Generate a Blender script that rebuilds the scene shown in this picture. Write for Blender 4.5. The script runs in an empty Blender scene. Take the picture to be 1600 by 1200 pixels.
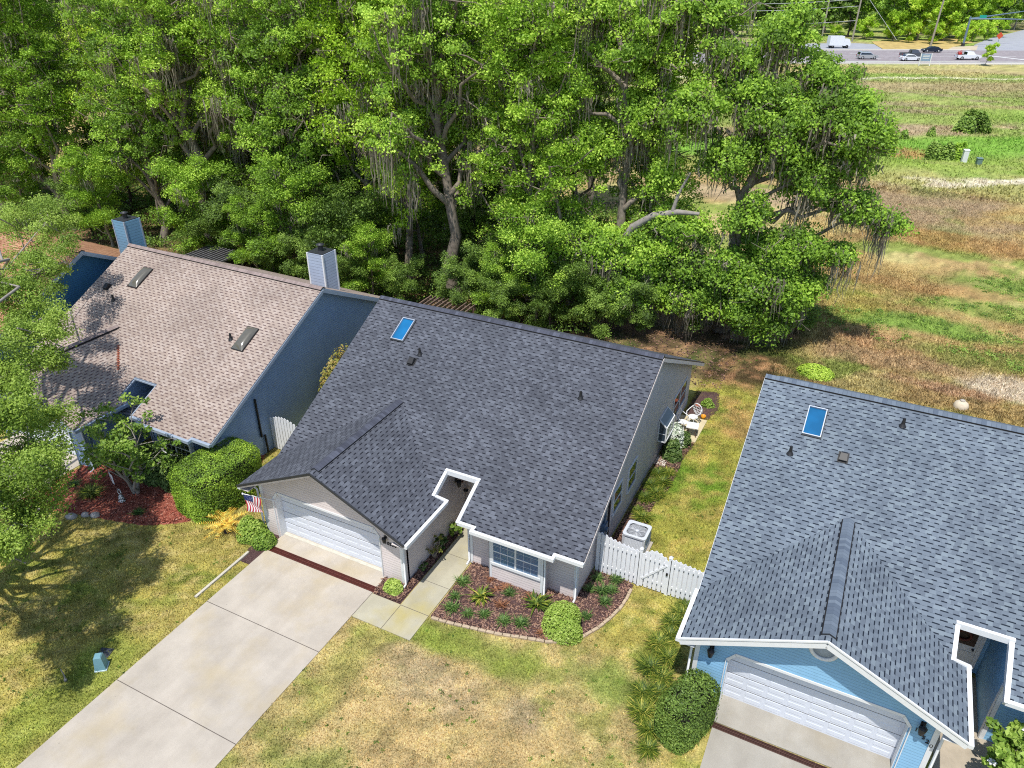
import bpy, math, random
import numpy as np
from math import sin, cos, pi, radians as R
S = bpy.context.scene
COL = S.collection

# ------------------------------------------------------------------ helpers
def lin(c):
    c = c / 255.0
    return c / 12.92 if c <= 0.04045 else ((c + 0.055) / 1.055) ** 2.4
def alb(r, g, b, k=1.0):
    """sRGB 0..255 to a linear base colour, scaled by k"""
    return (min(lin(r) * k, .9), min(lin(g) * k, .9), min(lin(b) * k, .9), 1.0)

class MB:
    """collects faces for one mesh object"""
    def __init__(s):
        s.v = []; s.f = []; s.uv = []; s.m = []; s.sm = []
    def face(s, pts, uv=None, m=0, smooth=False):
        i = len(s.v); s.v += [tuple(p) for p in pts]; s.f.append(tuple(range(i, i + len(pts))))
        s.uv.append(uv); s.m.append(m); s.sm.append(smooth)
        return s
    def faces(s, vs, fs, m=0, smooth=False):
        i = len(s.v); s.v += [tuple(p) for p in vs]
        for f in fs:
            s.f.append(tuple(i + k for k in f)); s.uv.append(None); s.m.append(m); s.sm.append(smooth)
        return s
    def box(s, x0, x1, y0, y1, z0, z1, m=0, fn=None):
        vs = [(x, y, z) for z in (z0, z1) for y in (y0, y1) for x in (x0, x1)]
        if fn: vs = [fn(p) for p in vs]
        return s.faces(vs, [(0, 2, 3, 1), (4, 5, 7, 6), (0, 1, 5, 4), (1, 3, 7, 5), (3, 2, 6, 7), (2, 0, 4, 6)], m)
    def prism(s, pts, d, m=0):
        """polygon extruded by vector d"""
        n = len(pts); a = [tuple(p) for p in pts]; b = [(p[0] + d[0], p[1] + d[1], p[2] + d[2]) for p in pts]
        fs = [tuple(range(n)), tuple(range(2 * n - 1, n - 1, -1))] + [(i, (i + 1) % n + 0, (i + 1) % n + n, i + n) for i in range(n)]
        return s.faces(a + b, fs, m)
    def beam(s, a, b, w, h=None, m=0):
        """rectangular bar from a to b"""
        h = h or w; a = np.array(a, float); b = np.array(b, float); t = b - a; t /= np.linalg.norm(t)
        up = np.array((0, 0, 1.)) if abs(t[2]) < .95 else np.array((0, 1., 0))
        r = np.cross(t, up); r /= np.linalg.norm(r); u = np.cross(r, t)
        vs = []
        for c in (a, b):
            for q in ((-1, -1), (1, -1), (1, 1), (-1, 1)): vs.append(tuple(c + r * q[0] * w / 2 + u * q[1] * h / 2))
        return s.faces(vs, [(0, 3, 2, 1), (4, 5, 6, 7), (0, 1, 5, 4), (1, 2, 6, 5), (2, 3, 7, 6), (3, 0, 4, 7)], m)
    def tube(s, pts, rad, n=8, m=0, cap=True, smooth=True):
        pts = [np.array(p, float) for p in pts]
        if not hasattr(rad, '__len__'): rad = [rad] * len(pts)
        vs = []; fs = []; pr = None
        for i, p in enumerate(pts):
            t = pts[min(i + 1, len(pts) - 1)] - pts[max(i - 1, 0)]; t /= (np.linalg.norm(t) + 1e-9)
            if pr is None:
                up = np.array((0, 0, 1.)) if abs(t[2]) < .9 else np.array((1., 0, 0))
                pr = np.cross(t, up)
            else: pr = pr - t * (pr @ t)
            pr /= (np.linalg.norm(pr) + 1e-9); q = np.cross(t, pr)
            for k in range(n):
                a = 2 * pi * k / n; vs.append(tuple(p + (pr * cos(a) + q * sin(a)) * rad[i]))
        for i in range(len(pts) - 1):
            for k in range(n): fs.append((i * n + k, i * n + (k + 1) % n, (i + 1) * n + (k + 1) % n, (i + 1) * n + k))
        s.faces(vs, fs, m, smooth)
        if cap:
            s.faces(vs[:n], [tuple(range(n - 1, -1, -1))], m); s.faces(vs[-n:], [tuple(range(n))], m)
        return s
    def lathe(s, prof, n=16, c=(0, 0, 0), m=0, smooth=True):
        vs = [(c[0] + r * cos(2 * pi * k / n), c[1] + r * sin(2 * pi * k / n), c[2] + z) for r, z in prof for k in range(n)]
        fs = [(i * n + k, i * n + (k + 1) % n, (i + 1) * n + (k + 1) % n, (i + 1) * n + k) for i in range(len(prof) - 1) for k in range(n)]
        return s.faces(vs, fs, m, smooth)
    def build(s, name, mat, parent=None, loc=None):
        me = bpy.data.meshes.new(name)
        me.from_pydata(s.v, [], s.f)
        mats = mat if isinstance(mat, (list, tuple)) else [mat]
        for mm in mats: me.materials.append(mm)
        me.polygons.foreach_set('material_index', s.m)
        me.polygons.foreach_set('use_smooth', s.sm)
        if any(u is not None for u in s.uv):
            ul = me.uv_layers.new(name='UVMap'); k = 0
            for f, u in zip(s.f, s.uv):
                for j in range(len(f)):
                    if u is not None: ul.data[k].uv = u[j]
                    k += 1
        me.update()
        return link(name, me, parent, loc)

def link(name, me, parent=None, loc=None):
    o = bpy.data.objects.new(name, me); COL.objects.link(o)
    if parent is not None: o.parent = parent
    if loc is not None: o.location = loc
    return o
def tag(o, label=None, cat=None, group=None, kind=None):
    if label: o['label'] = label
    if cat: o['category'] = cat
    if group: o['group'] = group
    if kind: o['kind'] = kind
    return o
def thing(name, loc, label, cat, group=None, rz=0):
    o = bpy.data.objects.new(name, None); COL.objects.link(o)
    o.location = loc; o.rotation_euler = (0, 0, rz); o.empty_display_size = .2
    return tag(o, label, cat, group)
def copy_tree(o, loc, rz=0, sc=1.0, label=None, parent=None):
    c = o.copy(); COL.objects.link(c)
    if parent is not None: c.parent = parent
    else:
        c.location = loc; c.rotation_euler = (0, 0, rz); c.scale = (sc, sc, sc) if not hasattr(sc, '__len__') else sc
        if label: c['label'] = label
    for ch in list(o.children): copy_tree(ch, None, parent=c)
    return c
def struct(o): o['kind'] = 'structure'; return o

def np_mesh(name, verts, quads, mat, attr=None, colattr=None, smooth=False):
    """fast mesh from arrays; attr = per-face float 'tint', colattr = per-vertex colour"""
    me = bpy.data.meshes.new(name)
    nv, nf, k = len(verts), len(quads), quads.shape[1]
    me.vertices.add(nv); me.vertices.foreach_set('co', np.ascontiguousarray(verts, np.float32).ravel())
    me.loops.add(nf * k); me.loops.foreach_set('vertex_index', np.ascontiguousarray(quads, np.int32).ravel())
    me.polygons.add(nf); me.polygons.foreach_set('loop_start', np.arange(0, nf * k, k, dtype=np.int32))
    me.polygons.foreach_set('loop_total', np.full(nf, k, np.int32))
    if smooth: me.polygons.foreach_set('use_smooth', np.ones(nf, bool))
    me.update(calc_edges=True)
    if attr is not None:
        a = me.attributes.new('tint', 'FLOAT', 'FACE'); a.data.foreach_set('value', np.ascontiguousarray(attr, np.float32))
    if colattr is not None:
        a = me.color_attributes.new('gcol', 'FLOAT_COLOR', 'POINT')
        a.data.foreach_set('color', np.ascontiguousarray(colattr, np.float32).ravel())
    me.materials.append(mat)
    return me

# ------------------------------------------------------------------ materials
class NT:
    def __init__(s, name):
        s.m = bpy.data.materials.new(name); s.m.use_nodes = True; s.t = s.m.node_tree; s.n = s.t.nodes
        s.b = s.n['Principled BSDF']; s.out = s.n['Material Output']
    def node(s, ty, **kw):
        x = s.n.new(ty)
        for k, v in kw.items(): setattr(x, k, v)
        return x
    def lk(s, a, b): s.t.links.new(a, b)
    def inp(s, x, i, v):
        if hasattr(v, 'is_output') or isinstance(v, bpy.types.NodeSocket): s.lk(v, x.inputs[i])
        else: x.inputs[i].default_value = v
    def math(s, op, a, b=None, c=None):
        x = s.node('ShaderNodeMath', operation=op); s.inp(x, 0, a)
        if b is not None: s.inp(x, 1, b)
        if c is not None: s.inp(x, 2, c)
        return x.outputs[0]
    def mix(s, f, a, b, blend='MIX'):
        x = s.node('ShaderNodeMix', data_type='RGBA', blend_type=blend); s.inp(x, 0, f); s.inp(x, 6, a); s.inp(x, 7, b)
        return x.outputs[2]
    def noise(s, scale, detail=3, rough=.55, co=None, dim='3D'):
        x = s.node('ShaderNodeTexNoise', noise_dimensions=dim); x.inputs['Scale'].default_value = scale
        x.inputs['Detail'].default_value = detail; x.inputs['Roughness'].default_value = rough
        if co is not None: s.lk(co, x.inputs['Vector'])
        return x.outputs[0]
    def ramp(s, f, stops, interp='LINEAR'):
        x = s.node('ShaderNodeValToRGB'); x.color_ramp.interpolation = interp; e = x.color_ramp.elements
        while len(e) < len(stops): e.new(.5)
        for k, (p, c) in enumerate(stops): e[k].position = p; e[k].color = c if len(c) == 4 else (*c, 1)
        s.lk(f, x.inputs[0]); return x.outputs[0]
    def bump(s, h, st=.4, dist=.02):
        x = s.node('ShaderNodeBump'); x.inputs['Strength'].default_value = st; x.inputs['Distance'].default_value = dist
        s.lk(h, x.inputs['Height']); s.lk(x.outputs[0], s.b.inputs['Normal'])
    def pos(s): return s.node('ShaderNodeNewGeometry').outputs['Position']
    def xyz(s, v):
        x = s.node('ShaderNodeSeparateXYZ'); s.lk(v, x.inputs[0]); return x.outputs
    def set(s, c=None, rough=.7, metal=0, spec=.5):
        if c is not None: s.inp(s.b, 'Base Color', c)
        s.b.inputs['Roughness'].default_value = rough; s.b.inputs['Metallic'].default_value = metal
        s.b.inputs['Specular IOR Level'].default_value = spec
        return s.m

def plain(name, c, rough=.6, metal=0, var=.12, scale=6, spec=.4, bump=0):
    t = NT(name); n = t.noise(scale, 4, .6, t.pos())
    k1 = tuple(x * (1 - var) for x in c[:3]) + (1,); k2 = tuple(min(1, x * (1 + var)) for x in c[:3]) + (1,)
    cc = t.ramp(n, [(.3, k1), (.7, k2)])
    if bump: t.bump(t.noise(scale * 6, 3, .6, t.pos()), bump, .01)
    return t.set(cc, rough, metal, spec)

def shingle(name, tones, dash, dashfrac=.5, period=.36, tabw=.21, h=.145, dashh=.3, blotch=.1):
    """roof shingles laid in courses; UV are metres along the eave and up the slope"""
    t = NT(name); uv = t.xyz(t.node('ShaderNodeUVMap').outputs[0])
    U, V = uv[0], uv[1]
    vr = t.math('DIVIDE', V, h); row = t.math('FLOOR', vr); vf = t.math('FRACT', vr)
    wn1 = t.node('ShaderNodeTexWhiteNoise', noise_dimensions='1D'); t.lk(row, wn1.inputs['W'])
    off = t.math('MULTIPLY', wn1.outputs[0], 3.0)
    uc = t.math('ADD', t.math('DIVIDE', U, tabw), off); cell = t.math('FLOOR', uc)
    cmb = t.node('ShaderNodeCombineXYZ'); t.lk(cell, cmb.inputs[0]); t.lk(row, cmb.inputs[1])
    wn = t.node('ShaderNodeTexWhiteNoise', noise_dimensions='2D'); t.lk(cmb.outputs[0], wn.inputs['Vector'])
    n = len(tones)
    c = t.ramp(wn.outputs[0], [((i + .5) / n, tones[i]) for i in range(n)], 'LINEAR')
    # granule and large-scale mottling
    co = t.pos()
    g = t.noise(260, 2, .6, co); c = t.mix(.35, c, t.ramp(g, [(.3, (.25, .25, .25)), (.7, (.8, .8, .8))]), 'OVERLAY')
    bl = t.noise(.55, 3, .5, co); c = t.mix(blotch * 3, c, t.ramp(bl, [(.3, (.35, .35, .35)), (.7, (.65, .65, .65))]), 'OVERLAY')
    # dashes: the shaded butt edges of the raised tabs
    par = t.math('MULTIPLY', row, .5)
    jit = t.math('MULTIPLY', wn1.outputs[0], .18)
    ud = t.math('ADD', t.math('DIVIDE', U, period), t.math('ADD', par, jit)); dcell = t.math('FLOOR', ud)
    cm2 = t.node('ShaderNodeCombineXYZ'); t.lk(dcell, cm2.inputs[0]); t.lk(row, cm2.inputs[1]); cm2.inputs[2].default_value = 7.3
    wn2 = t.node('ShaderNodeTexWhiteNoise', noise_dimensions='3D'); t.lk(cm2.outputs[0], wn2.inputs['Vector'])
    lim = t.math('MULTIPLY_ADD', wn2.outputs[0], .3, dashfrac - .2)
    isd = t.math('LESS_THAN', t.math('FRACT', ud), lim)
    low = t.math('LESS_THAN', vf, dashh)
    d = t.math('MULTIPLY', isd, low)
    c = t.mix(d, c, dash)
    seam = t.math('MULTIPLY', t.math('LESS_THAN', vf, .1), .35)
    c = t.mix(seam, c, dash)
    hgt = t.math('SUBTRACT', t.math('MULTIPLY', vf, -1.0), t.math('MULTIPLY', d, 1.2))
    t.bump(t.math('ADD', hgt, t.math('MULTIPLY', g, .3)), .35, .012)
    return t.set(c, .95, 0, .15)

def siding(name, c, lap=.115, dark=.55):
    t = NT(name); p = t.pos(); z = t.xyz(p)[2]
    f = t.math('FRACT', t.math('DIVIDE', z, lap))
    n = t.noise(1.6, 4, .6, p)
    a = t.ramp(n, [(.3, tuple(x * .93 for x in c[:3])), (.7, tuple(x * 1.05 for x in c[:3]))])
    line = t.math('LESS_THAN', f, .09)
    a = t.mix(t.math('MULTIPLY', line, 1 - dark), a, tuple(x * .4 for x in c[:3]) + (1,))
    t.bump(t.math('MULTIPLY', f, -1), .9, .012)
    return t.set(a, .6, 0, .35)

M = {}
M['white'] = plain('white_trim', (.72, .73, .74, 1), .45, 0, .04)
M['vinyl'] = plain('white_vinyl', (.84, .85, .88, 1), .35, 0, .04)
M['door_w'] = plain('white_door', (.66, .69, .76, 1), .4, 0, .03)
M['black'] = plain('black_metal', (.02, .02, .022, 1), .45, .2)
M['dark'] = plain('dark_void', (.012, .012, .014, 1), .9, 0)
M['dripedge'] = plain('dark_drip_edge', (.03, .032, .036, 1), .5)
M['blackplastic'] = plain('black_plastic', (.018, .018, .02, 1), .5)
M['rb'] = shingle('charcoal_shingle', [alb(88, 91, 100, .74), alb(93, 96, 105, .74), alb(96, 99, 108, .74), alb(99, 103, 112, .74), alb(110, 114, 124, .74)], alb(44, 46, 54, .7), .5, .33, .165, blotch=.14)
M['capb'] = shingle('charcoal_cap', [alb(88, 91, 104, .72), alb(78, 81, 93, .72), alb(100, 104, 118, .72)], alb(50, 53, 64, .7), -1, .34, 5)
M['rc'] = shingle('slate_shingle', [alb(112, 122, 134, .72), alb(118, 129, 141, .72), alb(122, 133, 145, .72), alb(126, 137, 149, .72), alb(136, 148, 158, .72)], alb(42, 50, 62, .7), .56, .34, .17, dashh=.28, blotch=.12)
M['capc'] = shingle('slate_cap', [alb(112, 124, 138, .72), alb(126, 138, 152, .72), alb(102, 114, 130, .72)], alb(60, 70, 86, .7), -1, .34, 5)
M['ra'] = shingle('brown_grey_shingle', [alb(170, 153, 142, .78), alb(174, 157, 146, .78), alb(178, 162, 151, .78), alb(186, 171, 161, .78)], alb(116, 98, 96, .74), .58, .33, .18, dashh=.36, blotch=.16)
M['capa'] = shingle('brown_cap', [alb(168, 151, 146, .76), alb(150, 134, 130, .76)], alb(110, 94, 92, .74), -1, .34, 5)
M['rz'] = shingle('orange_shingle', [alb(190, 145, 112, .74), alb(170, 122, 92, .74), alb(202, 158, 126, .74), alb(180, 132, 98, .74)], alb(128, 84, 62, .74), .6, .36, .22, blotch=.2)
M['wb'] = siding('taupe_siding', (.66, .585, .565, 1))
M['wc'] = siding('sky_blue_siding', (.24, .46, .67, 1))
M['wa'] = siding('slate_blue_siding', (.25, .36, .52, 1))
M['wz'] = siding('navy_blue_siding', (.06, .19, .34, 1))
M['fascB'] = plain('taupe_fascia', (.62, .56, .54, 1), .5)
M['fascA'] = plain('pale_blue_fascia', alb(176, 190, 208, .72), .5, 0, .06)
def glass(name, c, rough=.06):
    t = NT(name); n = t.noise(.9, 2, .5, t.pos())
    return t.set(t.ramp(n, [(.35, tuple(x * .6 for x in c[:3])), (.65, c)]), rough, 0, .9)
M['pane'] = glass('window_glass', (.04, .06, .085, 1))
M['panedark'] = glass('dark_window_glass', (.012, .016, .022, 1))
M['skyglass'] = glass('blue_skylight_glass', alb(30, 126, 186, .8), .12)
M['alu'] = plain('brushed_frame', (.48, .52, .58, 1), .4, .3)
M['dome'] = plain('bronze_dome', alb(120, 116, 104, .6), .18, .0, .1, spec=.9)
M['copper'] = plain('rust_red_metal', alb(120, 62, 48, .7), .6, .2, .3, 20)
M['blind'] = plain('window_blind', (.55, .6, .66, 1), .6)
t = NT('blinds_behind_glass'); z_ = t.xyz(t.pos())[2]; f_ = t.math('LESS_THAN', t.math('FRACT', t.math('DIVIDE', z_, .06)), .3)
M['panebay'] = t.set(t.mix(f_, (.085, .16, .27, 1), (.20, .28, .38, 1)), .08, 0, .8)
# concrete
def concrete(name, c, stain=(.62, .54, .30), amount=.35, wet=None):
    t = NT(name); p = t.pos()
    a = t.ramp(t.noise(.7, 6, .62, p), [(.3, tuple(x * .82 for x in c[:3])), (.7, tuple(x * 1.08 for x in c[:3]))])
    mp = t.node('ShaderNodeMapping'); mp.inputs['Scale'].default_value = (1.6, .12, 1); t.lk(p, mp.inputs[0])
    a = t.mix(.22, a, t.ramp(t.noise(1.0, 4, .6, mp.outputs[0]), [(.35, (.36, .34, .32)), (.6, (.55, .55, .55))]), 'OVERLAY')
    a = t.mix(.5, a, t.ramp(t.noise(55, 3, .7, p), [(.3, (.40, .40, .40)), (.72, (.58, .58, .58))]), 'OVERLAY')
    st = t.ramp(t.noise(.42, 4, .6, p), [(.5, (0, 0, 0)), (.72, (1, 1, 1))])
    x = t.node('ShaderNodeMath', operation='MULTIPLY'); t.lk(st, x.inputs[0]); x.inputs[1].default_value = amount
    a = t.mix(x.outputs[0], a, tuple(c[i] * stain[i] * 1.5 for i in range(3)) + (1,))
    sp = t.ramp(t.noise(9, 2, .5, p), [(.2, (1, 1, 1)), (.27, (0, 0, 0))])
    x2 = t.math('MULTIPLY', sp, .5); a = t.mix(x2, a, tuple(q * .5 for q in c[:3]) + (1,))
    t.bump(t.noise(120, 3, .7, p), .25, .006)
    return t.set(a, .9, 0, .2)
M['conc'] = concrete('driveway_concrete', (.47, .42, .355, 1), amount=.4)
M['conc2'] = concrete('stained_walk_concrete', (.44, .41, .31, 1), (.62, .55, .22), .75)
M['conc3'] = concrete('weathered_concrete', (.37, .345, .30, 1), (.5, .45, .35), .6)
M['joint'] = plain('dark_joint', (.13, .11, .095, 1), .9)
M['drain'] = plain('rusty_brown_grate', alb(112, 58, 50, .7), .6, .1, .25, 12)
M['brick'] = plain('pale_edging_block', alb(206, 184, 156, .72), .9, 0, .2, 5, bump=.3)
M['stone'] = plain('pale_rock', alb(190, 182, 176, .72), .9, 0, .2, 8, bump=.5)
def mulch(name, c1, c2, c3):
    t = NT(name); p = t.pos(); n = t.noise(26, 5, .75, p); m2 = t.noise(1.3, 3, .6, p)
    a = t.ramp(n, [(.3, c1), (.5, c2), (.68, c3)])
    a = t.mix(.6, a, t.ramp(m2, [(.3, (.3, .3, .3)), (.7, (.62, .6, .6))]), 'OVERLAY')
    t.bump(n, 1.0, .05)
    return t.set(a, .95, 0, .1)
M['mulchB'] = mulch('brown_mulch', alb(58, 42, 42, .7), alb(108, 84, 84, .7), alb(150, 120, 110, .7))
M['mulchR'] = mulch('red_mulch', alb(104, 50, 42, .75), alb(178, 98, 80, .75), alb(214, 160, 136, .75))
M['bark'] = plain('grey_bark', alb(150, 138, 124, .7), .95, 0, .4, 4, bump=.9)
M['barkpale'] = plain('pale_grey_branch', alb(176, 168, 160, .66), .95, 0, .25, 5, bump=.6)
M['barkdark'] = plain('dark_bark', alb(74, 64, 58, .62), .95, 0, .35, 4, bump=.9)
def leaf(name, stops, transl=.35, rough=.55):
    """leaf colour picked per leaf by the 'tint' attribute"""
    t = NT(name); at = t.node('ShaderNodeAttribute', attribute_name='tint')
    oi = t.node('ShaderNodeObjectInfo')
    v = t.math('ADD', at.outputs['Fac'], t.math('MULTIPLY_ADD', oi.outputs['Random'], .26, -.13))
    c = t.ramp(v, stops)
    t.set(c, rough, 0, .35)
    tr = t.node('ShaderNodeBsdfTranslucent'); t.lk(c, tr.inputs[0])
    mx = t.node('ShaderNodeMixShader'); mx.inputs[0].default_value = transl
    t.lk(t.b.outputs[0], mx.inputs[1]); t.lk(tr.outputs[0], mx.inputs[2]); t.lk(mx.outputs[0], t.out.inputs[0])
    return t.m
L0 = 1.62
M['leaf'] = leaf('oak_leaf', [(0, alb(62, 84, 30, L0)), (.35, alb(96, 126, 40, L0)), (.65, alb(128, 160, 50, L0)), (1, alb(172, 194, 82, L0))])
M['leafl'] = leaf('fresh_leaf', [(0, alb(84, 108, 30, L0)), (.35, alb(122, 152, 40, L0)), (.65, alb(152, 182, 52, L0)), (1, alb(190, 208, 88, L0))], .4)
M['leafd'] = leaf('evergreen_leaf', [(0, alb(44, 62, 28, L0)), (.4, alb(76, 98, 38, L0)), (.7, alb(104, 130, 50, L0)), (1, alb(142, 164, 76, L0))], .25)
M['gleaf'] = leaf('garden_leaf', [(0, alb(52, 76, 28, 1)), (.35, alb(90, 122, 42, 1)), (.65, alb(126, 158, 58, 1)), (1, alb(172, 196, 92, 1))], .3)
M['gleafd'] = leaf('dark_garden_leaf', [(0, alb(34, 54, 26, .9)), (.4, alb(60, 86, 38, .9)), (.7, alb(88, 116, 52, .9)), (1, alb(130, 152, 84, .9))], .2)
M['gleafl'] = leaf('light_garden_leaf', [(0, alb(86, 110, 40, 1.05)), (.35, alb(126, 154, 58, 1.05)), (.65, alb(156, 182, 76, 1.05)), (1, alb(196, 212, 116, 1.05))], .35)
M['hedge'] = leaf('hedge_leaf', [(0, alb(58, 78, 26, 1.4)), (.3, alb(108, 138, 42, 1.4)), (.65, alb(144, 170, 56, 1.4)), (1, alb(184, 202, 88, 1.4))], .2)
M['boxw'] = leaf('boxwood_leaf', [(0, alb(52, 70, 28, 1.35)), (.4, alb(88, 112, 44, 1.35)), (.7, alb(120, 142, 62, 1.35)), (1, alb(166, 178, 108, 1.35))], .15)
M['ylw'] = leaf('yellow_green_leaf', [(0, alb(78, 84, 34, 1)), (.4, alb(126, 132, 54, 1)), (.7, alb(160, 158, 76, 1)), (1, alb(184, 152, 96, 1))], .3)
M['blade'] = leaf('strap_leaf', [(0, alb(54, 78, 26, .9)), (.45, alb(98, 122, 38, .9)), (.8, alb(146, 156, 56, .9)), (1, alb(206, 196, 92, .9))], .2)
M['bladeg'] = leaf('green_strap_leaf', [(0, alb(44, 72, 32, .95)), (.5, alb(82, 116, 52, .95)), (1, alb(130, 158, 84, .95))], .25)
M['sago'] = leaf('yellowed_frond', [(0, alb(160, 118, 40, L0)), (.5, alb(210, 166, 70, L0)), (1, alb(232, 194, 104, L0))], .2)
M['moss'] = leaf('spanish_moss', [(0, alb(112, 104, 90, 1)), (.5, alb(150, 142, 124, 1)), (1, alb(192, 184, 166, 1))], .3, .9)
M['silver'] = leaf('silver_leaf', [(0, alb(84, 104, 80, L0)), (.5, alb(140, 158, 128, L0)), (1, alb(206, 212, 190, L0))], .2)
M['needle'] = leaf('pine_needle', [(0, alb(60, 92, 34, L0)), (.5, alb(104, 140, 48, L0)), (1, alb(150, 172, 70, L0))], .2)
M['rust'] = leaf('rust_leaf', [(0, alb(104, 66, 48, .9)), (.5, alb(150, 100, 72, .9)), (1, alb(184, 134, 98, .9))], .2)
# ------------------------------------------------------------------ houses (one floor plan, four paint jobs)
XL, XG, XRG, YO, ZE, ZP = -1.09, 2.68, 6.44, -.74, 2.63, 4.42
YK, YR, ZR, XR, YE, YB, ZB = 4.92, 9.18, 6.64, 12.22, 1.33, 17.95, 2.28
ms = (ZR - ZP) / (YR - YK); mg = (ZP - ZE) / (XG - XL); mb = (ZR - ZB) / (YB - YR)
def zm(y): return ZR - ms * (YR - y)
def zback(y): return ZR - mb * (y - YR)
def zg(x): return ZP - mg * abs(x - XG)

def slab(mb_, pts, kind, th=.07):
    k = math.sqrt(1 + (ms if kind == 'f' else mb if kind == 'b' else mg) ** 2)
    if kind == 'f': uv = [(p[0], (p[1] - YE) * k) for p in pts]
    elif kind == 'b': uv = [(p[0], (YB - p[1]) * k) for p in pts]
    elif kind == 'l': uv = [(p[1], (p[0] - XL) * k) for p in pts]
    else: uv = [(p[1], (XRG - p[0]) * k) for p in pts]
    mb_.face(pts, uv, 0)
    lo = [(p[0], p[1], p[2] - th) for p in pts]; mb_.face(lo[::-1], None, 1)
    n = len(pts)
    for i in range(n):
        j = (i + 1) % n; mb_.face([pts[i], lo[i], lo[j], pts[j]], None, 1)

def text_mesh(txt, size, name, mat, parent, loc, rot, ext=.012):
    cu = bpy.data.curves.new('t', 'FONT'); cu.body = txt; cu.size = size; cu.extrude = ext; cu.align_x = 'CENTER'
    cu.resolution_u = 2
    o = bpy.data.objects.new('t', cu); COL.objects.link(o); bpy.context.view_layer.update()
    me = bpy.data.meshes.new_from_object(o.evaluated_get(bpy.context.evaluated_depsgraph_get()))
    bpy.data.objects.remove(o); me.materials.clear(); me.materials.append(mat)
    q = link(name, me, parent, loc); q.rotation_euler = rot
    return q

def window(parent, plane, a0, a1, z0, z1, at, d=1, frame=None, pane=None, mull=True, muntins=True, wide=.07, name='window'):
    """plane 'x' : wall at x=at facing +x ; 'y' : wall at y=at facing -y"""
    w = MB(); fr = wide
    def B(m, a, b, zz0, zz1, o0, o1):
        if plane == 'x': m.box(at + o0, at + o1, a, b, zz0, zz1)
        else: m.box(a, b, at - o1, at - o0, zz0, zz1)
    B(w, a0 - fr, a1 + fr, z1, z1 + fr, 0, .045); B(w, a0 - fr, a1 + fr, z0 - fr, z0, 0, .06)
    B(w, a0 - fr, a0, z0, z1, 0, .045); B(w, a1, a1 + fr, z0, z1, 0, .045)
    if mull: c = (a0 + a1) / 2; B(w, c - .035, c + .035, z0, z1, 0, .04)
    zc = (z0 + z1) / 2
    for s0, s1 in (((a0, (a0 + a1) / 2 - .035), ((a0 + a1) / 2 + .035, a1)) if mull else ((a0, a1),)):
        B(w, s0, s1, zc - .02, zc + .02, 0, .035)
        if muntins:
            for k in (1, 2): c = s0 + (s1 - s0) * k / 3; B(w, c - .004, c + .004, z0, zc - .02, .012, .024); B(w, c - .004, c + .004, zc + .02, z1, .012, .024)
            for c in (z0 + (zc - z0) / 2, zc + (z1 - zc) / 2): B(w, s0, s1, c - .004, c + .004, .012, .022)
    f = w.build(name, frame or M['white'], parent)
    g = MB(); B(g, a0, a1, z0, z1, .002, .016); g.build('pane', pane or M['pane'], f)
    return f

def roof_plane_obj(name, mb_, mat, parent, x, y, back=False):
    o = mb_.build(name, mat, parent, (x, y, zm(y))); o.rotation_euler = (math.atan(ms), 0, 0); return o

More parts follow.
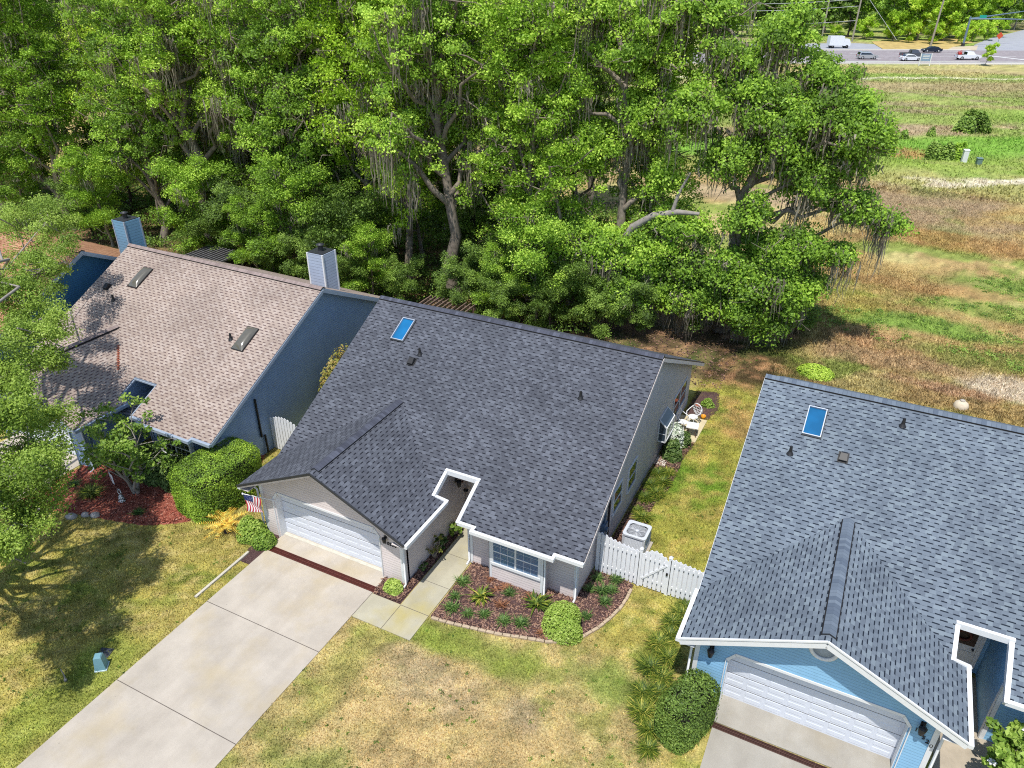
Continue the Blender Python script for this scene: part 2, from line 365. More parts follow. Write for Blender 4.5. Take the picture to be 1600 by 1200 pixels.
def house(name, label, loc, rz, c):
    H = thing(name, loc, label, 'house', 'bungalows along the street', rz)
    W, Rf, tr, fa = c['wall'], c['roof'], c['trim'], c['fascia']
    # ---- roof
    r = MB(); zj = zg(6.0); yv = YR - (ZR - zj) / ms
    yl = YR - (ZR - ZE) / ms
    main = [(XL, YR, ZR), (XL, yl, ZE), (XG, YK, ZP), (6.0, yv, zj), (6.0, 2.88, zm(2.88)), (7.47, 2.88, zm(2.88)), (7.47, YE, zm(YE)),
            (8.13, YE, zm(YE)), (8.13, 1.12, zm(1.12)), (11.13, 1.12, zm(1.12)), (11.13, YE, zm(YE)), (XR, YE, zm(YE)), (XR, YR, ZR)]
    slab(r, main, 'f')
    slab(r, [(XL, YR, ZR), (XR, YR, ZR), (XR, YB, ZB), (XL, YB, ZB)], 'b')
    slab(r, [(XL, YO, ZE), (XG, YO, ZP), (XG, YK, ZP), (XL, yl, ZE)], 'l')
    slab(r, [(XG, YO, ZP), (XRG, YO, ZE), (XRG, 2.0, ZE), (6.0, yv, zj), (XG, YK, ZP)], 'r')
    roof = r.build('roof', [Rf, c['edge']], H)
    # ---- ridge vents, raised on a dark slot
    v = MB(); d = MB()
    w, hh = .17, .06; CP = c.get('cap', Rf)
    kf = math.sqrt(1 + ms * ms)
    for (ya, s) in ((YR - w, ms), (YR + w, mb)):
        z1 = ZR - s * w
        q = [(XL, YR, ZR + hh), (XR, YR, ZR + hh), (XR, ya, z1 + hh), (XL, ya, z1 + hh)]
        v.face(q if ya > YR else q[::-1], [(p[1], p[0]) for p in (q if ya > YR else q[::-1])], 0)
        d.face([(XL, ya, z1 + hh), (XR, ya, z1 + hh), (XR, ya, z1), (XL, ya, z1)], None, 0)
    for x in (XL, XR): v.face([(x, YR, ZR + hh), (x, YR - w, ZR - ms * w + hh), (x, YR - w, ZR - ms * w), (x, YR, ZR), (x, YR + w, ZR - mb * w), (x, YR + w, ZR - mb * w + hh)], [(0, 0)] * 6, 1)
    y0 = YO + .25; y1 = YK - .1
    for sx in (-1, 1):
        xa = XG + sx * w; z1 = ZP - mg * w
        q = [(XG, y0, ZP + hh), (XG, y1, ZP + hh), (xa, y1, z1 + hh), (xa, y0, z1 + hh)]
        v.face(q, [(p[0], p[1]) for p in q], 0)
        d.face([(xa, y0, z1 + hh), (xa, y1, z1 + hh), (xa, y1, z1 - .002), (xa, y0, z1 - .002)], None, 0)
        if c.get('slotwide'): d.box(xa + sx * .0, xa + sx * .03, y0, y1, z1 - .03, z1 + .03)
    v.face([(XG - w, y0, ZP - mg * w), (XG, y0, ZP), (XG + w, y0, ZP - mg * w), (XG + w, y0, ZP - mg * w + hh), (XG, y0, ZP + hh), (XG - w, y0, ZP - mg * w + hh)], [(0, 0)] * 6, 1)
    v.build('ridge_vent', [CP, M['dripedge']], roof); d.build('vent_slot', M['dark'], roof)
    # ---- gutters and fascias
    g = MB(); go = .06
    def gut(a, b, wd=.13, h=.13, dz=-.08): g.beam((a[0], a[1], a[2] + dz), (b[0], b[1], b[2] + dz), wd, h)
    if c.get('gutter', True):
        ze = zm(YE)
        gut((7.40, YE - go, ze), (8.13 - .06, YE - go, ze)); gut((8.07, YE, ze - .003), (8.07, 1.12 - .12, ze - .003), .12)
        gut((8.02, 1.12 - go, ze - .006), (11.25, 1.12 - go, ze - .006)); gut((11.19, 1.13, ze - .003), (11.19, YE - .12, ze - .003), .12)
        gut((11.13, YE - go, ze), (XR + .02, YE - go, ze))
        gut((XRG + go, YO - .02, ZE), (XRG + go, 2.02, ZE)); gq = c.get('leftgut', go); gl_ = MB(); gl_.beam((XL - gq, YO - .02, ZE - .08 - (.04 if gq < 0 else 0)), (XL - gq, yl, ZE - .08 - (.04 if gq < 0 else 0)), .13, .13); gl_.build('gutter', tr, H)
        # the white rim round the entry opening
        rw = c.get('rim', 1.0)
        gut((6.0 + .05, yv - .06, zj + .0), (6.05, 2.80, zm(2.80)), .12 * rw, .2 * rw); gut((6.0, 2.88 - .055, zm(2.88) + .002), (7.49, 2.88 - .055, zm(2.88) + .002), .12 * rw, .2 * rw)
        gut((7.47 - .06, 2.80, zm(2.80)), (7.41, YE - .1, zm(YE) - .02), .13 * rw, .2 * rw); gut((6.02, yv - .04, zj - .002), (XRG + .1, 2.0, ZE), .12 * rw, .18 * rw)
    g.build('gutter', tr, H)
    f = MB()
    def fas(a, b, h=.17, dz=-.155, wd=.03): f.beam((a[0], a[1], a[2] + dz), (b[0], b[1], b[2] + dz), wd, h)
    fh = c.get('rakeh', .17); fas((XL - .0, YO + .0, ZE - .0), (XG, YO + .0, ZP), fh, -.07 - fh / 2); fas((XG, YO + .0, ZP), (XRG + .0, YO + .0, ZE - .0), fh, -.07 - fh / 2)
    for x in (XL, XR):
        fas((x, YE if x > 0 else yl, zm(YE if x > 0 else yl)), (x, YR, ZR), .15, -.145); fas((x, YR, ZR), (x, YB, ZB), .15, -.145)
    fas((XL, YB, ZB), (XR, YB, ZB))
    if c.get('whiterake'):   # bright metal edging on top of the rake boards
        for (a, b) in (((XL, YO, ZE), (XG, YO, ZP)), ((XG, YO, ZP), (XRG, YO, ZE)), ((XR, YE, zm(YE)), (XR, YR, ZR))): f.beam((a[0] + .0, a[1] - .01, a[2] + .0), (b[0], b[1] - .01, b[2]), .05, .05)
    f.build('fascia', fa, H)
    if c.get('blackrake'):
        f = MB()
        for (a, b) in (((XL - .02, YO, ZE - .01), (XG, YO, ZP)), ((XG, YO, ZP), (XRG + .02, YO, ZE - .01))): f.beam((a[0], a[1] - .03, a[2] - .03), (b[0], b[1] - .03, b[2] - .03), .05, .085)
        f.build('drip_edge', M['dripedge'], H)
    for q in ((XL + .02, -.65, YO + .03, yl), (5.89, XRG - .02, YO + .03, 2.0)): sf = MB(); sf.box(*q, ZE - .21, ZE - .19); sf.build('soffit', fa, H)
    sf = MB(); sf.box(7.5, XR - .03, YE + .02, 2.08, zm(YE) - .2, zm(YE) - .18)
    sf.build('soffit', fa, H)
    # ---- walls
    w = MB(); t = .10; yf = c.get('yf', -.12); dx = c.get('dx', 0)
    w.prism([(-.65, yf, 0), (dx, yf, 0), (dx, yf, 1.93), (dx + .22, yf, 2.21), (dx + 4.68, yf, 2.21), (dx + 4.9, yf, 1.93), (dx + 4.9, yf, 0), (5.89, yf, 0), (5.89, yf, zg(5.89) - .1), (XG, yf, ZP - .1), (-.65, yf, zg(-.65) - .1)], (0, .32, 0))
    w.box(-.65, -.55, .1, 17.3, 0, ZE - .16)                       # left side, lower
    w.prism([(-.65, yl + .5, ZE - .16), (-.65, 17.3, ZE - .16), (-.65, 17.3, zback(17.3) - .08 if zback(17.3) - .08 > ZE - .16 else ZE - .15), (-.65, YR, ZR - .1), (-.65, yl + .5, zm(yl + .5) - .1)], (.1, 0, 0))
    w.box(5.79, 5.89, .1, 4.6, 0, ZE - .1)                         # garage, right side
    w.prism([(5.79, 1.9, ZE - .1), (5.79, 4.6, ZE - .1), (5.79, 4.6, zm(4.6) - .1), (5.79, 1.9, zm(1.9) - .1)], (.1, 0, 0))
    w.prism([(11.66, 2.08, 0), (11.66, 17.3, 0), (11.66, 17.3, zback(17.3) - .08), (11.66, YR, ZR - .08), (11.66, 2.08, zm(2.08) - .08)], (.1, 0, 0))
    w.box(7.45, 11.66, 2.03, 2.13, 0, 2.62)                        # front right
    w.box(7.45, 7.55, 2.13, 4.6, 0, zm(2.13) - .1); w.prism([(7.45, 2.13, zm(2.13) - .1), (7.45, 4.6, zm(2.13) - .1), (7.45, 4.6, zm(4.6) - .1)], (.1, 0, 0))
    w.box(5.79, 7.55, 4.6, 4.7, 0, zm(4.6) - .1)                   # entry back wall
    w.box(-.55, 11.66, 17.2, 17.3, 0, zback(17.3) - .08)
    w.build('wall', W, H)
    # bay
    b = MB(); b.box(8.51, 10.66, 1.58, 2.03, 0, zm(1.58) - .12); bay = b.build('bay', W, H)
    cb = MB()
    for (x0, x1, y0_, y1_, z1) in ((8.49, 8.60, 1.555, 1.58, 2.3), (10.56, 10.68, 1.555, 1.58, 2.3), (10.66, 10.685, 1.555, 1.68, 2.3), (8.485, 8.51, 1.555, 1.68, 2.3), (11.66, 11.785, 2.0, 2.03, 2.3), (11.76, 11.785, 2.03, 2.14, 2.3),
                             (7.43, 7.56, 2.0, 2.03, 2.3), (7.425, 7.45, 2.0, 2.13, 2.3), (-.675, -.54, yf - .025, yf, 2.4), (5.78, 5.915, yf - .025, yf, 2.4), (5.89, 5.915, yf, yf + .12, 2.4), (-.675, -.65, yf, yf + .12, 2.4)):
        cb = MB(); cb.box(x0, x1, y0_, y1_, .02, z1); cb.build('corner_board', tr, H)
    cb = MB()
    # boards framing the garage opening
    for a, b_ in (((-.045, 0), (-.045, 1.95)), ((-.03, 1.93), (.2, 2.24)), ((.18, 2.255), (4.72, 2.255)), ((4.70, 2.24), (4.93, 1.93)), ((4.945, 1.95), (4.945, 0))):
        cb.beam((dx + a[0], yf - .012, a[1]), (dx + b_[0], yf - .012, b_[1]), .024, .09)
    cb.build('opening_trim', tr, H)
    # ---- garage door
    gd = MB(); DY = .13; gd.box(0, 4.9, .075 + DY, .12 + DY, .03, 2.35)
    for i in range(4):
        for j in range(16):
            x0 = .06 + (j // 2) * (4.9 - .06) / 8; x1 = x0 + .5; z0 = .09 + i * .535 + (j % 2) * .26; z1 = z0 + .19
            e = .022; a_, b_, c_ = DY + .0749, DY + .05, DY + .066
            g2 = .05; gd.faces([(x0, a_, z0), (x1, a_, z0), (x1, a_, z1), (x0, a_, z1), (x0 + e, c_, z0 + e), (x1 - e, c_, z0 + e), (x1 - e, c_, z1 - e), (x0 + e, c_, z1 - e)],
                     [(4, 5, 6, 7), (0, 1, 5, 4), (1, 2, 6, 5), (2, 3, 7, 6), (3, 0, 4, 7)])
    gdo = gd.build('garage_door', M['door_w'], H, (dx, yf + .12, 0))
    sp = MB()
    for i in (1, 2, 3): sp.box(0, 4.9, .0705 + DY, .0745 + DY, .03 + i * .535 - .007, .03 + i * .535 + .007)
    sp.box(0, 4.9, .05 + DY, .1 + DY, 0.0, .03); sp.build('door_seam', M['joint'], gdo)
    # jamb liners
    for q in ((0, .02), (4.88, 4.9)): jb = MB(); jb.box(*q, -.11, .2, 0, 1.94); jb.build('door_jamb', tr, gdo)
    # ---- front door
    fd = MB(); fd.box(6.25, 7.2, 4.56, 4.6, .08, 2.15)
    for (x0, x1) in ((6.33, 6.68), (6.77, 7.12)):
        for (z0, z1) in ((.2, .85), (.98, 1.95)): fd.box(x0, x1, 4.545, 4.56, z0, z1)
    fdo = fd.build('front_door', M['white'], H)
    fr = MB(); fr.box(6.13, 6.25, 4.52, 4.6, .05, 2.27); fr.box(7.2, 7.32, 4.52, 4.6, .05, 2.27); fr.box(6.25, 7.2, 4.52, 4.6, 2.15, 2.27); fr.build('door_frame', M['white'], fdo)
    kb = MB(); kb.tube([(7.1, 4.55, 1.0), (7.1, 4.49, 1.0)], .035, 8); kb.build('door_knob', M['black'], fdo)
    # ---- windows
    window(H, 'y', 8.68, 10.46, .9, 1.98, 1.58, pane=c.get('bay_pane', M['pane']), wide=.11)
    # ---- wall lamp, downspouts
    def lamp(x, y, z, face='y', s=1):
        l = MB(); l.box(-.05, .05, -.02, 0, -.02, .12); l.tube([(0, -.01, .1), (0, -.09, .14), (0, -.13, .08)], .012, 6)
        l.lathe([(.002, .1), (.085, .06), (.09, .04), (.055, -.14), (.03, -.17), (.002, -.19)], 8, (0, -.13, 0))
        o = l.build('wall_lantern', M['black'], H, (x, y, z)); o.scale = (1.25 * s,) * 3
        if face == 'x': o.rotation_euler = (0, 0, pi / 2)
        return o
    for q in c.get('lamps', []): lamp(*q)
    ds = []
    for (x, y, top, side) in c.get('spouts', []):
        m = MB(); m.tube([(x + side * .42, y - .06, top), (x + side * .40, y - .05, top - .12), (x + side * .06, y + .0, top - .3), (x + side * .06, y, .12), (x + side * .1, y - .22, .05)], .042, 6)
        m.build('downspout', tr, H)
    # ---- roof gear
    for (x, y, kind) in c.get('skylights', []):
        if kind == 'flat':
            m = MB(); w2, l2 = .31, .60; e = .032
            for q in ((-w2, w2, l2 - e, l2), (-w2, w2, -l2, -l2 + e), (-w2, -w2 + e, -l2 + e, l2 - e), (w2 - e, w2, -l2 + e, l2 - e)): m.box(q[0], q[1], q[2], q[3], -.02, .11)
            o = roof_plane_obj('skylight', m, M['alu'], H, x, y)
            k = MB(); k.box(-w2 + e, w2 - e, -l2 + e, l2 - e, .0, .03); k.build('glass', M['skyglass'], o)
            k = MB(); k.box(-w2 - .02, w2 + .02, -l2 - .03, -l2, -.02, .05); k.box(w2, w2 + .03, -l2, l2, -.02, .04); k.build('flashing', M['dripedge'], o)
        else:
            m = MB(); w2, l2 = .34, .68; m.box(-w2, w2, -l2, l2, -.02, .07)
            o = roof_plane_obj('skylight', m, M['blackplastic'], H, x, y)
            k = MB(); n = 10; gv = []
            for j in range(n + 1):
                for i in range(n + 1):
                    u = -1 + 2 * i / n; q = -1 + 2 * j / n
                    gv.append((u * (w2 - .03), q * (l2 - .03), .075 + .16 * (1 - u ** 2) ** .6 * (1 - q ** 4) ** .8))
            k.faces(gv, [(j * (n + 1) + i, j * (n + 1) + i + 1, (j + 1) * (n + 1) + i + 1, (j + 1) * (n + 1) + i) for j in range(n) for i in range(n)], 0, True)
            k.build('dome', M['dome'], o)
    for (x, y) in c.get('pipes', []):
        m = MB(); m.tube([(0, 0, -.03), (0, 0, .12), (0, 0, .3)], [.075, .06, .045], 10); m.lathe([(.13, -.02), (.1, .02), (.06, .1)], 10)
        m.build('vent_pipe', M['blackplastic'], H, (x, y, zm(y)))
    for (x, y) in c.get('vents', []):
        m = MB(); m.box(-.17, .17, -.2, .22, -.02, .02)
        m.faces([(-.13, -.16, .02), (.13, -.16, .02), (.13, .16, .02), (-.13, .16, .02), (-.13, -.16, .12), (.13, -.16, .12), (.11, .1, .17), (-.11, .1, .17), (.11, .16, .12), (-.11, .16, .12)],
                [(0, 1, 5, 4), (4, 5, 6, 7), (7, 6, 8, 9), (9, 8, 2, 3), (1, 2, 8, 6, 5), (0, 4, 7, 9, 3)])
        roof_plane_obj('roof_vent', m, M['blackplastic'], H, x, y)
    return H

# B: the charcoal-roofed house in the middle
cB = dict(bay_pane=M['panebay'], cap=M['capb'], leftgut=-.03, rakeh=.09, blackrake=True, wall=M['wb'], roof=M['rb'], trim=M['white'], fascia=M['fascB'], edge=M['dripedge'],
          lamps=[(5.22, -.12, 2.02, 'y', .8), (5.9, 3.65, 2.2, 'x', 1.0)], spouts=[(11.76, 1.96, 2.35, -.0), (10.70, 1.6, 2.3, 0), (7.40, 2.0, 2.4, 0), (5.95, -.16, 2.45, 0), (-.72, -.16, 2.45, -1)],
          skylights=[(.975, 7.84, 'flat')], pipes=[(2.36, 6.95), (9.76, 6.78)], vents=[(2.2, 6.55)])
HB = house('taupe_house', 'taupe sided house with charcoal shingle roof and one blue skylight', (0, 0, 0), 0, cB)
window(HB, 'x', 5.62, 6.55, 1.25, 2.3, 11.76, mull=False, muntins=False, pane=M['panedark'])
window(HB, 'x', 7.42, 8.4, 1.1, 2.22, 11.76, mull=False, muntins=False, pane=M['panedark'])
window(HB, 'x', 14.1, 16.4, .85, 2.0, 11.76, muntins=False, pane=M['panedark'])
m = MB()   # glazed box window
y0, y1, x1, z0, z1 = 11.6, 12.85, 12.14, 1.15, 2.25
for y in (y0, y1):
    m.beam((11.77, y, z0), (x1, y, z0), .05); m.beam((x1, y, z0), (x1, y, z1 - .35), .05); m.beam((x1, y, z1 - .35), (11.77, y, z1), .05); m.beam((11.79, y, z0), (11.79, y, z1), .05)
for (x, z) in ((11.79, z0), (x1, z0), (x1, z1 - .35), (11.79, z1)): m.beam((x, y0 + .025, z), (x, y1 - .025, z), .05)
m.beam((x1, (y0 + y1) / 2, z0), (x1, (y0 + y1) / 2, z1 - .35), .035); m.beam((11.77, y0 + .01, 1.55), (x1, y0 + .01, 1.55), .03)
gw = m.build('box_window', M['white'], HB)
m = MB(); m.face([(x1, y0, z0), (x1, y1, z0), (x1, y1, z1 - .35), (x1, y0, z1 - .35)]); m.face([(x1, y0, z1 - .34), (x1, y1, z1 - .34), (11.79, y1, z1 + .01), (11.79, y0, z1 + .01)]); m.face([(11.79, y0, z0), (x1, y0, z0), (x1, y0, z1 - .35), (11.79, y0, z1)]); m.face([(11.79, y1, z0), (x1, y1, z0), (x1, y1, z1 - .35), (11.79, y1, z1)])
m.face([(11.79, y0, z0), (x1, y0, z0), (x1, y1, z0), (11.79, y1, z0)])
m.build('pane', M['pane'], gw)
m = MB(); m.box(11.76, 11.93, 4.25, 4.62, 1.1, 1.75); m.tube([(11.86, 4.44, 1.75), (11.86, 4.44, 3.1)], .045, 8); m.tube([(11.84, 4.44, 1.1), (11.84, 4.44, .05)], .03, 8); m.tube([(11.93, 4.44, 1.5), (12.0, 4.44, 1.5)], .1, 12)
m.build('meter_box', plain('slate_blue_paint', alb(96, 118, 142, .72), .5), HB)
m = MB(); m.tube([(11.84, 4.95, 2.9), (11.84, 4.95, .1)], .05, 8); m.build('downspout', plain('dark_brown_metal', alb(60, 50, 52, .7), .5), HB)
m = MB(); m.lathe([(.002, 0), (.22, .0), (.22, .02), (.002, .02)], 16); o = m.build('gable_vent', M['fascB'], HB, (XG + .25, -.125, 3.55)); o.rotation_euler = (pi / 2, 0, 0); o.scale = (1, 1, .5)
text_mesh('10530', .21, 'house_number', M['black'], HB, (5.4, -.135, 1.70), (pi / 2, 0, 0))
# door-side ornaments on the garage wall inside the entry
m = MB(); m.tube([(5.91, 4.05 + .16 * cos(a), 1.75 + .16 * sin(a)) for a in np.linspace(.2, 2.9, 9)], .02, 6); m.build('wall_ornament', M['copper'], HB)
m = MB(); m.lathe([(.002, -.06), (.09, -.03), (.1, .03), (.002, .07)], 10, (5.98, 4.3, 1.35)); m.tube([(5.95, 4.3, 1.3), (5.95, 4.35, .3)], .008, 5); m.build('bell_ornament', M['black'], HB)
m = MB(); m.box(7.18, 7.45, 4.54, 4.6, .1, 2.2); m.build('sidelight', M['panedark'], HB)

# C: the slate-roofed sky-blue house at the right
cC = dict(dx=.30, yf=-.24, cap=M['capc'], wall=M['wc'], roof=M['rc'], trim=M['white'], fascia=M['white'], edge=M['white'], whiterake=True, slotwide=True,
          lamps=[(-.2, -.24, 2.15), (5.48, -.24, 2.15)], spouts=[(-.72, -.3, 2.45, -1), (5.95, -.34, 2.45, .8)],
          skylights=[(.95, 7.80, 'flat')], pipes=[(.44, 6.5), (3.67, 8.4)], vents=[(2.1, 6.8)])
HC = house('blue_house', 'sky blue sided house with pale slate shingle roof at the right edge of the photo', (17.06, .28, 0), R(-.35), cC)
for i, ch in enumerate('10520'): text_mesh(ch, .2, 'house_number', M['black'], HC, (5.38 + i * .115, -.255, 1.86 - i * .1), (pi / 2, 0, 0))
m = MB(); m.tube([(XG + .34 * cos(a), -.26, 3.62 + .34 * sin(a)) for a in np.linspace(0, 2 * pi, 21)], .06, 6, cap=False); gv = m.build('gable_vent', M['white'], HC)
m = MB(); m.lathe([(.002, -.02), (.3, -.02), (.3, .0), (.002, 0)], 20); o = m.build('louvre', M['fascA'], gv, (XG, -.26, 3.62)); o.rotation_euler = (pi / 2, 0, 0)
m = MB(); m.box(6.35, 7.1, 4.50, 4.54, 1.15, 1.95); o = m.build('wooden_door_panel', plain('dark_wood_panel', alb(78, 58, 46, .7), .6, 0, .4, 9), HC)
m = MB(); m.tube([(6.72 + .2 * cos(a), 4.47, 1.55 + .2 * sin(a)) for a in np.linspace(0, 2 * pi, 13)], .05, 6, cap=False); m.build('wreath', M['copper'], HC)
m = MB(); m.box(6.3, 6.4, 4.53, 4.56, 1.2, 1.9)
m.build('door_trim', M['black'], HC)

# A: the brown-roofed house at the left
cA = dict(cap=M['capa'], rim=.35, rakeh=.12, wall=M['wa'], roof=M['ra'], trim=M['fascA'], fascia=M['fascA'], edge=M['fascA'], slotwide=True, gutter=True, bay_pane=M['panedark'],
          spouts=[(7.40, 2.0, 2.4, 0), (10.70, 1.6, 2.3, 0), (5.95, -.16, 2.45, 0)],
          skylights=[(1.55, 7.5, 'dome'), (10.2, 5.9, 'dome')], pipes=[(1.1, 6.02), (9.45, 5.72)], vents=[(0.0, 6.6)])
HA = house('slate_blue_house', 'slate blue house with pinkish brown roof and two bronze dome skylights', (-16.47, -.20, 0), R(-1.0), cA)
m = MB()
for i in range(9):
    y = 1.55 + i * .16; m.box(6.3, 7.5, y, y + .08, 2.28 + .03 * (i % 2), 2.31 + .03 * (i % 2)); m.box(6.3, 7.5, y + .08, y + .16, 2.26, 2.28)
m.build('awning', plain('grey_corrugated_metal', alb(150, 150, 158, .7), .4, .4), HA)
def chimney(parent, x, y, zt, zb_, w, wallm, trimm):
    m = MB(); m.box(x, x + w, y, y + w, zb_, zt); ch = m.build('chimney', wallm, parent)
    k = MB()
    for a in (x - .02, x + w - .06):
        for b in (y - .02, y + w - .06): k.box(a, a + .08, b, b + .08, zb_, zt + .01)
    k.build('corner_trim', trimm, ch)
    k = MB(); k.box(x + .03, x + w - .03, y + .03, y + w - .03, zt + .01, zt + .04); k.tube([(x + w / 2, y + w / 2, zt + .03), (x + w / 2, y + w / 2, zt + .3)], .13, 12); k.lathe([(.22, 0), (.22, .03), (.03, .1)], 12, (x + w / 2, y + w / 2, zt + .34))
    k.build('chimney_cap', M['dripedge'], ch)
    return ch
chimney(HA, 9.45, 11.35, 7.25, 4.4, 1.0, siding('pale_grey_siding', (.36, .42, .53, 1), .16), M['white'])
m = MB(); m.tube([(11.83, 4.35, 3.0), (11.83, 4.35, 1.0)], .05, 8); m.tube([(11.83, 4.55, 1.0), (11.9, 4.5, .1)], .05, 8); m.build('downspout', M['black'], HA)
m = MB(); m.box(11.76, 11.86, 9.3, 9.95, 1.4, 2.1); m.box(11.86, 11.9, 9.25, 9.3, 1.35, 2.15); m.box(11.86, 11.9, 9.25, 10.0, 2.1, 2.15); m.build('side_window', M['fascA'], HA)
m = MB(); mm = []
for i in range(14):   # faded patch of bare flashing in the valley
    tt = i / 13; x = XG + 1.0 + tt * 1.1; 
    yy = YR - (ZR - zg(x)) / ms
    m.box(x - .05 - .05 * (i % 3), x + .06, yy - .12, yy + .05, zg(x) + .004, zg(x) + .012)
m.build('rusty_valley', plain('rust_orange', alb(178, 98, 70, .7), .9, 0, .3, 14), HA)

# Z: the orange-roofed house at the far left
cZ = dict(rim=.5, wall=M['wz'], roof=M['rz'], trim=M['fascA'], fascia=M['fascA'], edge=M['fascA'], slotwide=True, bay_pane=M['panedark'], vents=[(8.9, 8.2)], pipes=[])
HZ = house('navy_blue_house', 'navy blue house with orange brown roof behind the tree leaves', (-31.3, -1.6, 0), R(-2.2), cZ)
chimney(HZ, 10.8, 12.2, 7.3, 4.0, 1.02, siding('chimney_blue_siding', (.15, .30, .44, 1), .16), M['fascA'])
# ------------------------------------------------------------------ ground
_rg = np.random.RandomState(7); _tab = _rg.rand(256, 256)
def vnoise(x, y):
    xi = np.floor(x).astype(int); yi = np.floor(y).astype(int); fx = x - xi; fy = y - yi
    fx = fx * fx * (3 - 2 * fx); fy = fy * fy * (3 - 2 * fy)
    a = _tab[xi & 255, yi & 255]; b = _tab[(xi + 1) & 255, yi & 255]; c = _tab[xi & 255, (yi + 1) & 255]; d = _tab[(xi + 1) & 255, (yi + 1) & 255]
    return a * (1 - fx) * (1 - fy) + b * fx * (1 - fy) + c * (1 - fx) * fy + d * fx * fy
def fbm(x, y, s, o=4, ox=0):
    r = 0; a = .5; t = 0
    for i in range(o): r = r + a * vnoise(x * s + 17.3 * i + ox, y * s + 9.1 * i + ox * 2); t += a; a *= .55; s *= 2.07
    return r / t
def sst(a, b, x): t = np.clip((x - a) / (b - a), 0, 1); return t * t * (3 - 2 * t)
def A3(r, g, b, k=.74): return np.array([lin(r) * k, lin(g) * k, lin(b) * k])
def gmix(c, d, w): return c * (1 - w[:, None]) + d * w[:, None]
def blob(x, y, cx, cy, rx, ry, soft=.5, amp=.6, s=.5):
    d = np.sqrt(((x - cx) / rx) ** 2 + ((y - cy) / ry) ** 2) + (fbm(x, y, s, 3, cx) - .5) * amp * 2
    return 1 - sst(1 - soft, 1 + soft * .6, d)
def ground_colour(x, y):
    n1 = fbm(x, y, .35, 4); n2 = fbm(x, y, 1.6, 3, 5); n3 = fbm(x, y, .09, 3, 11); n4 = fbm(x, y, 4.5, 2, 31); n5 = fbm(x, y, 2.6, 4, 13)
    tan, yel, grn, dry, lil = A3(198, 176, 122), A3(184, 172, 88), A3(128, 144, 54), A3(188, 158, 112), A3(182, 162, 136)
    c = np.zeros((len(x), 3)) + A3(182, 168, 92)
    c = gmix(c, yel, sst(.4, .65, n1)); c = gmix(c, grn, .75 * sst(.52, .68, n2) * sst(.38, .6, n1)); c = gmix(c, tan, sst(.55, .7, n4) * .5)
    # middle front lawn: scorched centre, green rim
    f = (sst(2, 6, x) * (1 - sst(15.5, 17, x)) * (1 - sst(-.5, 1, y)))
    c = gmix(c, gmix(np.zeros((len(x), 3)) + tan, grn * 1.15, .55 * sst(.5, .66, n2)), f * .9)
    w = blob(x, y, 10.5, -5.0, 4.6, 3.4, .7, 1.1, .5); c = gmix(c, A3(204, 176, 126), w * .75)
    w = blob(x, y, 8.2, -3.4, 1.6, .9, .7, 1.2, .9); c = gmix(c, lil, w * .6)
    w = blob(x, y, 12.0, -3.2, 1.2, .8, .7, 1.3, .9); c = gmix(c, lil, w * .6)
    w = blob(x, y, 11.5, -8.5, 3.0, 1.6, .6, .9, .5); c = gmix(c, A3(196, 156, 114), w * .7)
    w = blob(x, y, 7.8, -1.8, 1.4, .5, .6, .7, .8) ; c = gmix(c, A3(140, 156, 60), w * .6)
    w = blob(x, y, 9.6, -1.6, 2.6, .7, .5, .8, .6); c = gmix(c, A3(136, 154, 58), w * .75)
    w = blob(x, y, 14.0, -.8, 1.0, .7, .6, .9, .7); c = gmix(c, A3(116, 148, 50), w * .7)
    w = blob(x, y, 7.2, -7.6, 1.2, 1.1, .6, .9, .7); c = gmix(c, A3(120, 148, 54), w * .6)
    w = blob(x, y, 6.3, -4.6, .8, 2.6, .6, .9, .7); c = gmix(c, A3(150, 158, 66), w * .5)
    w = blob(x, y, 13.8, -6.5, 1.2, 2.0, .6, .9, .7); c = gmix(c, A3(150, 160, 66), w * .5)
    w = blob(x, y, -1.0, -9.0, 1.2, 3.6, .6, .9, .7); c = gmix(c, A3(134, 158, 54), w * .6)
    # side lawn between the middle and right houses
    f = sst(11.6, 12.2, x) * (1 - sst(16.2, 16.8, x)) * sst(3, 4.5, y) * (1 - sst(24, 27, y))
    sc = gmix(gmix(np.zeros((len(x), 3)) + A3(170, 168, 78), A3(118, 152, 48), sst(.42, .62, n1)), A3(196, 172, 104), sst(.5, .7, n2) * .6)
    c = gmix(c, sc, f)
    w = blob(x, y, 14.6, 17.0, 1.0, 1.6, .6, .9, .7); c = gmix(c, A3(200, 158, 110), w * .7)
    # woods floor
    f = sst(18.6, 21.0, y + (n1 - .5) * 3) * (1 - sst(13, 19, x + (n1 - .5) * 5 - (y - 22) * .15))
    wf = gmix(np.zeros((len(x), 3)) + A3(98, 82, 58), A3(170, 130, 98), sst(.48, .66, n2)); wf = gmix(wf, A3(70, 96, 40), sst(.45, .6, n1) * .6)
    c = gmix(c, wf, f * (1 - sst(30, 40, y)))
    # behind the right house
    f = sst(15, 18, x) * sst(21, 23.5, y)
    fc = np.zeros((len(x), 3)) + A3(188, 158, 104)
    fc = gmix(fc, A3(174, 142, 98), sst(.46, .62, fbm(x, y, .16, 4, 3)))
    fc = gmix(fc, A3(198, 184, 124), sst(.5, .66, fbm(x, y, .3, 4, 8)) * .8)
    fc = gmix(fc, A3(126, 150, 58), sst(.56, .64, fbm(x, y * 1.2, .17, 5, 21)) * .9)
    w = sst(.42, .6, fbm(x, y * 1.4, .12, 4, 41)) * sst(52, 60, y) * (1 - sst(66, 71, y)); fc = gmix(fc, A3(174, 146, 126), w * .95)
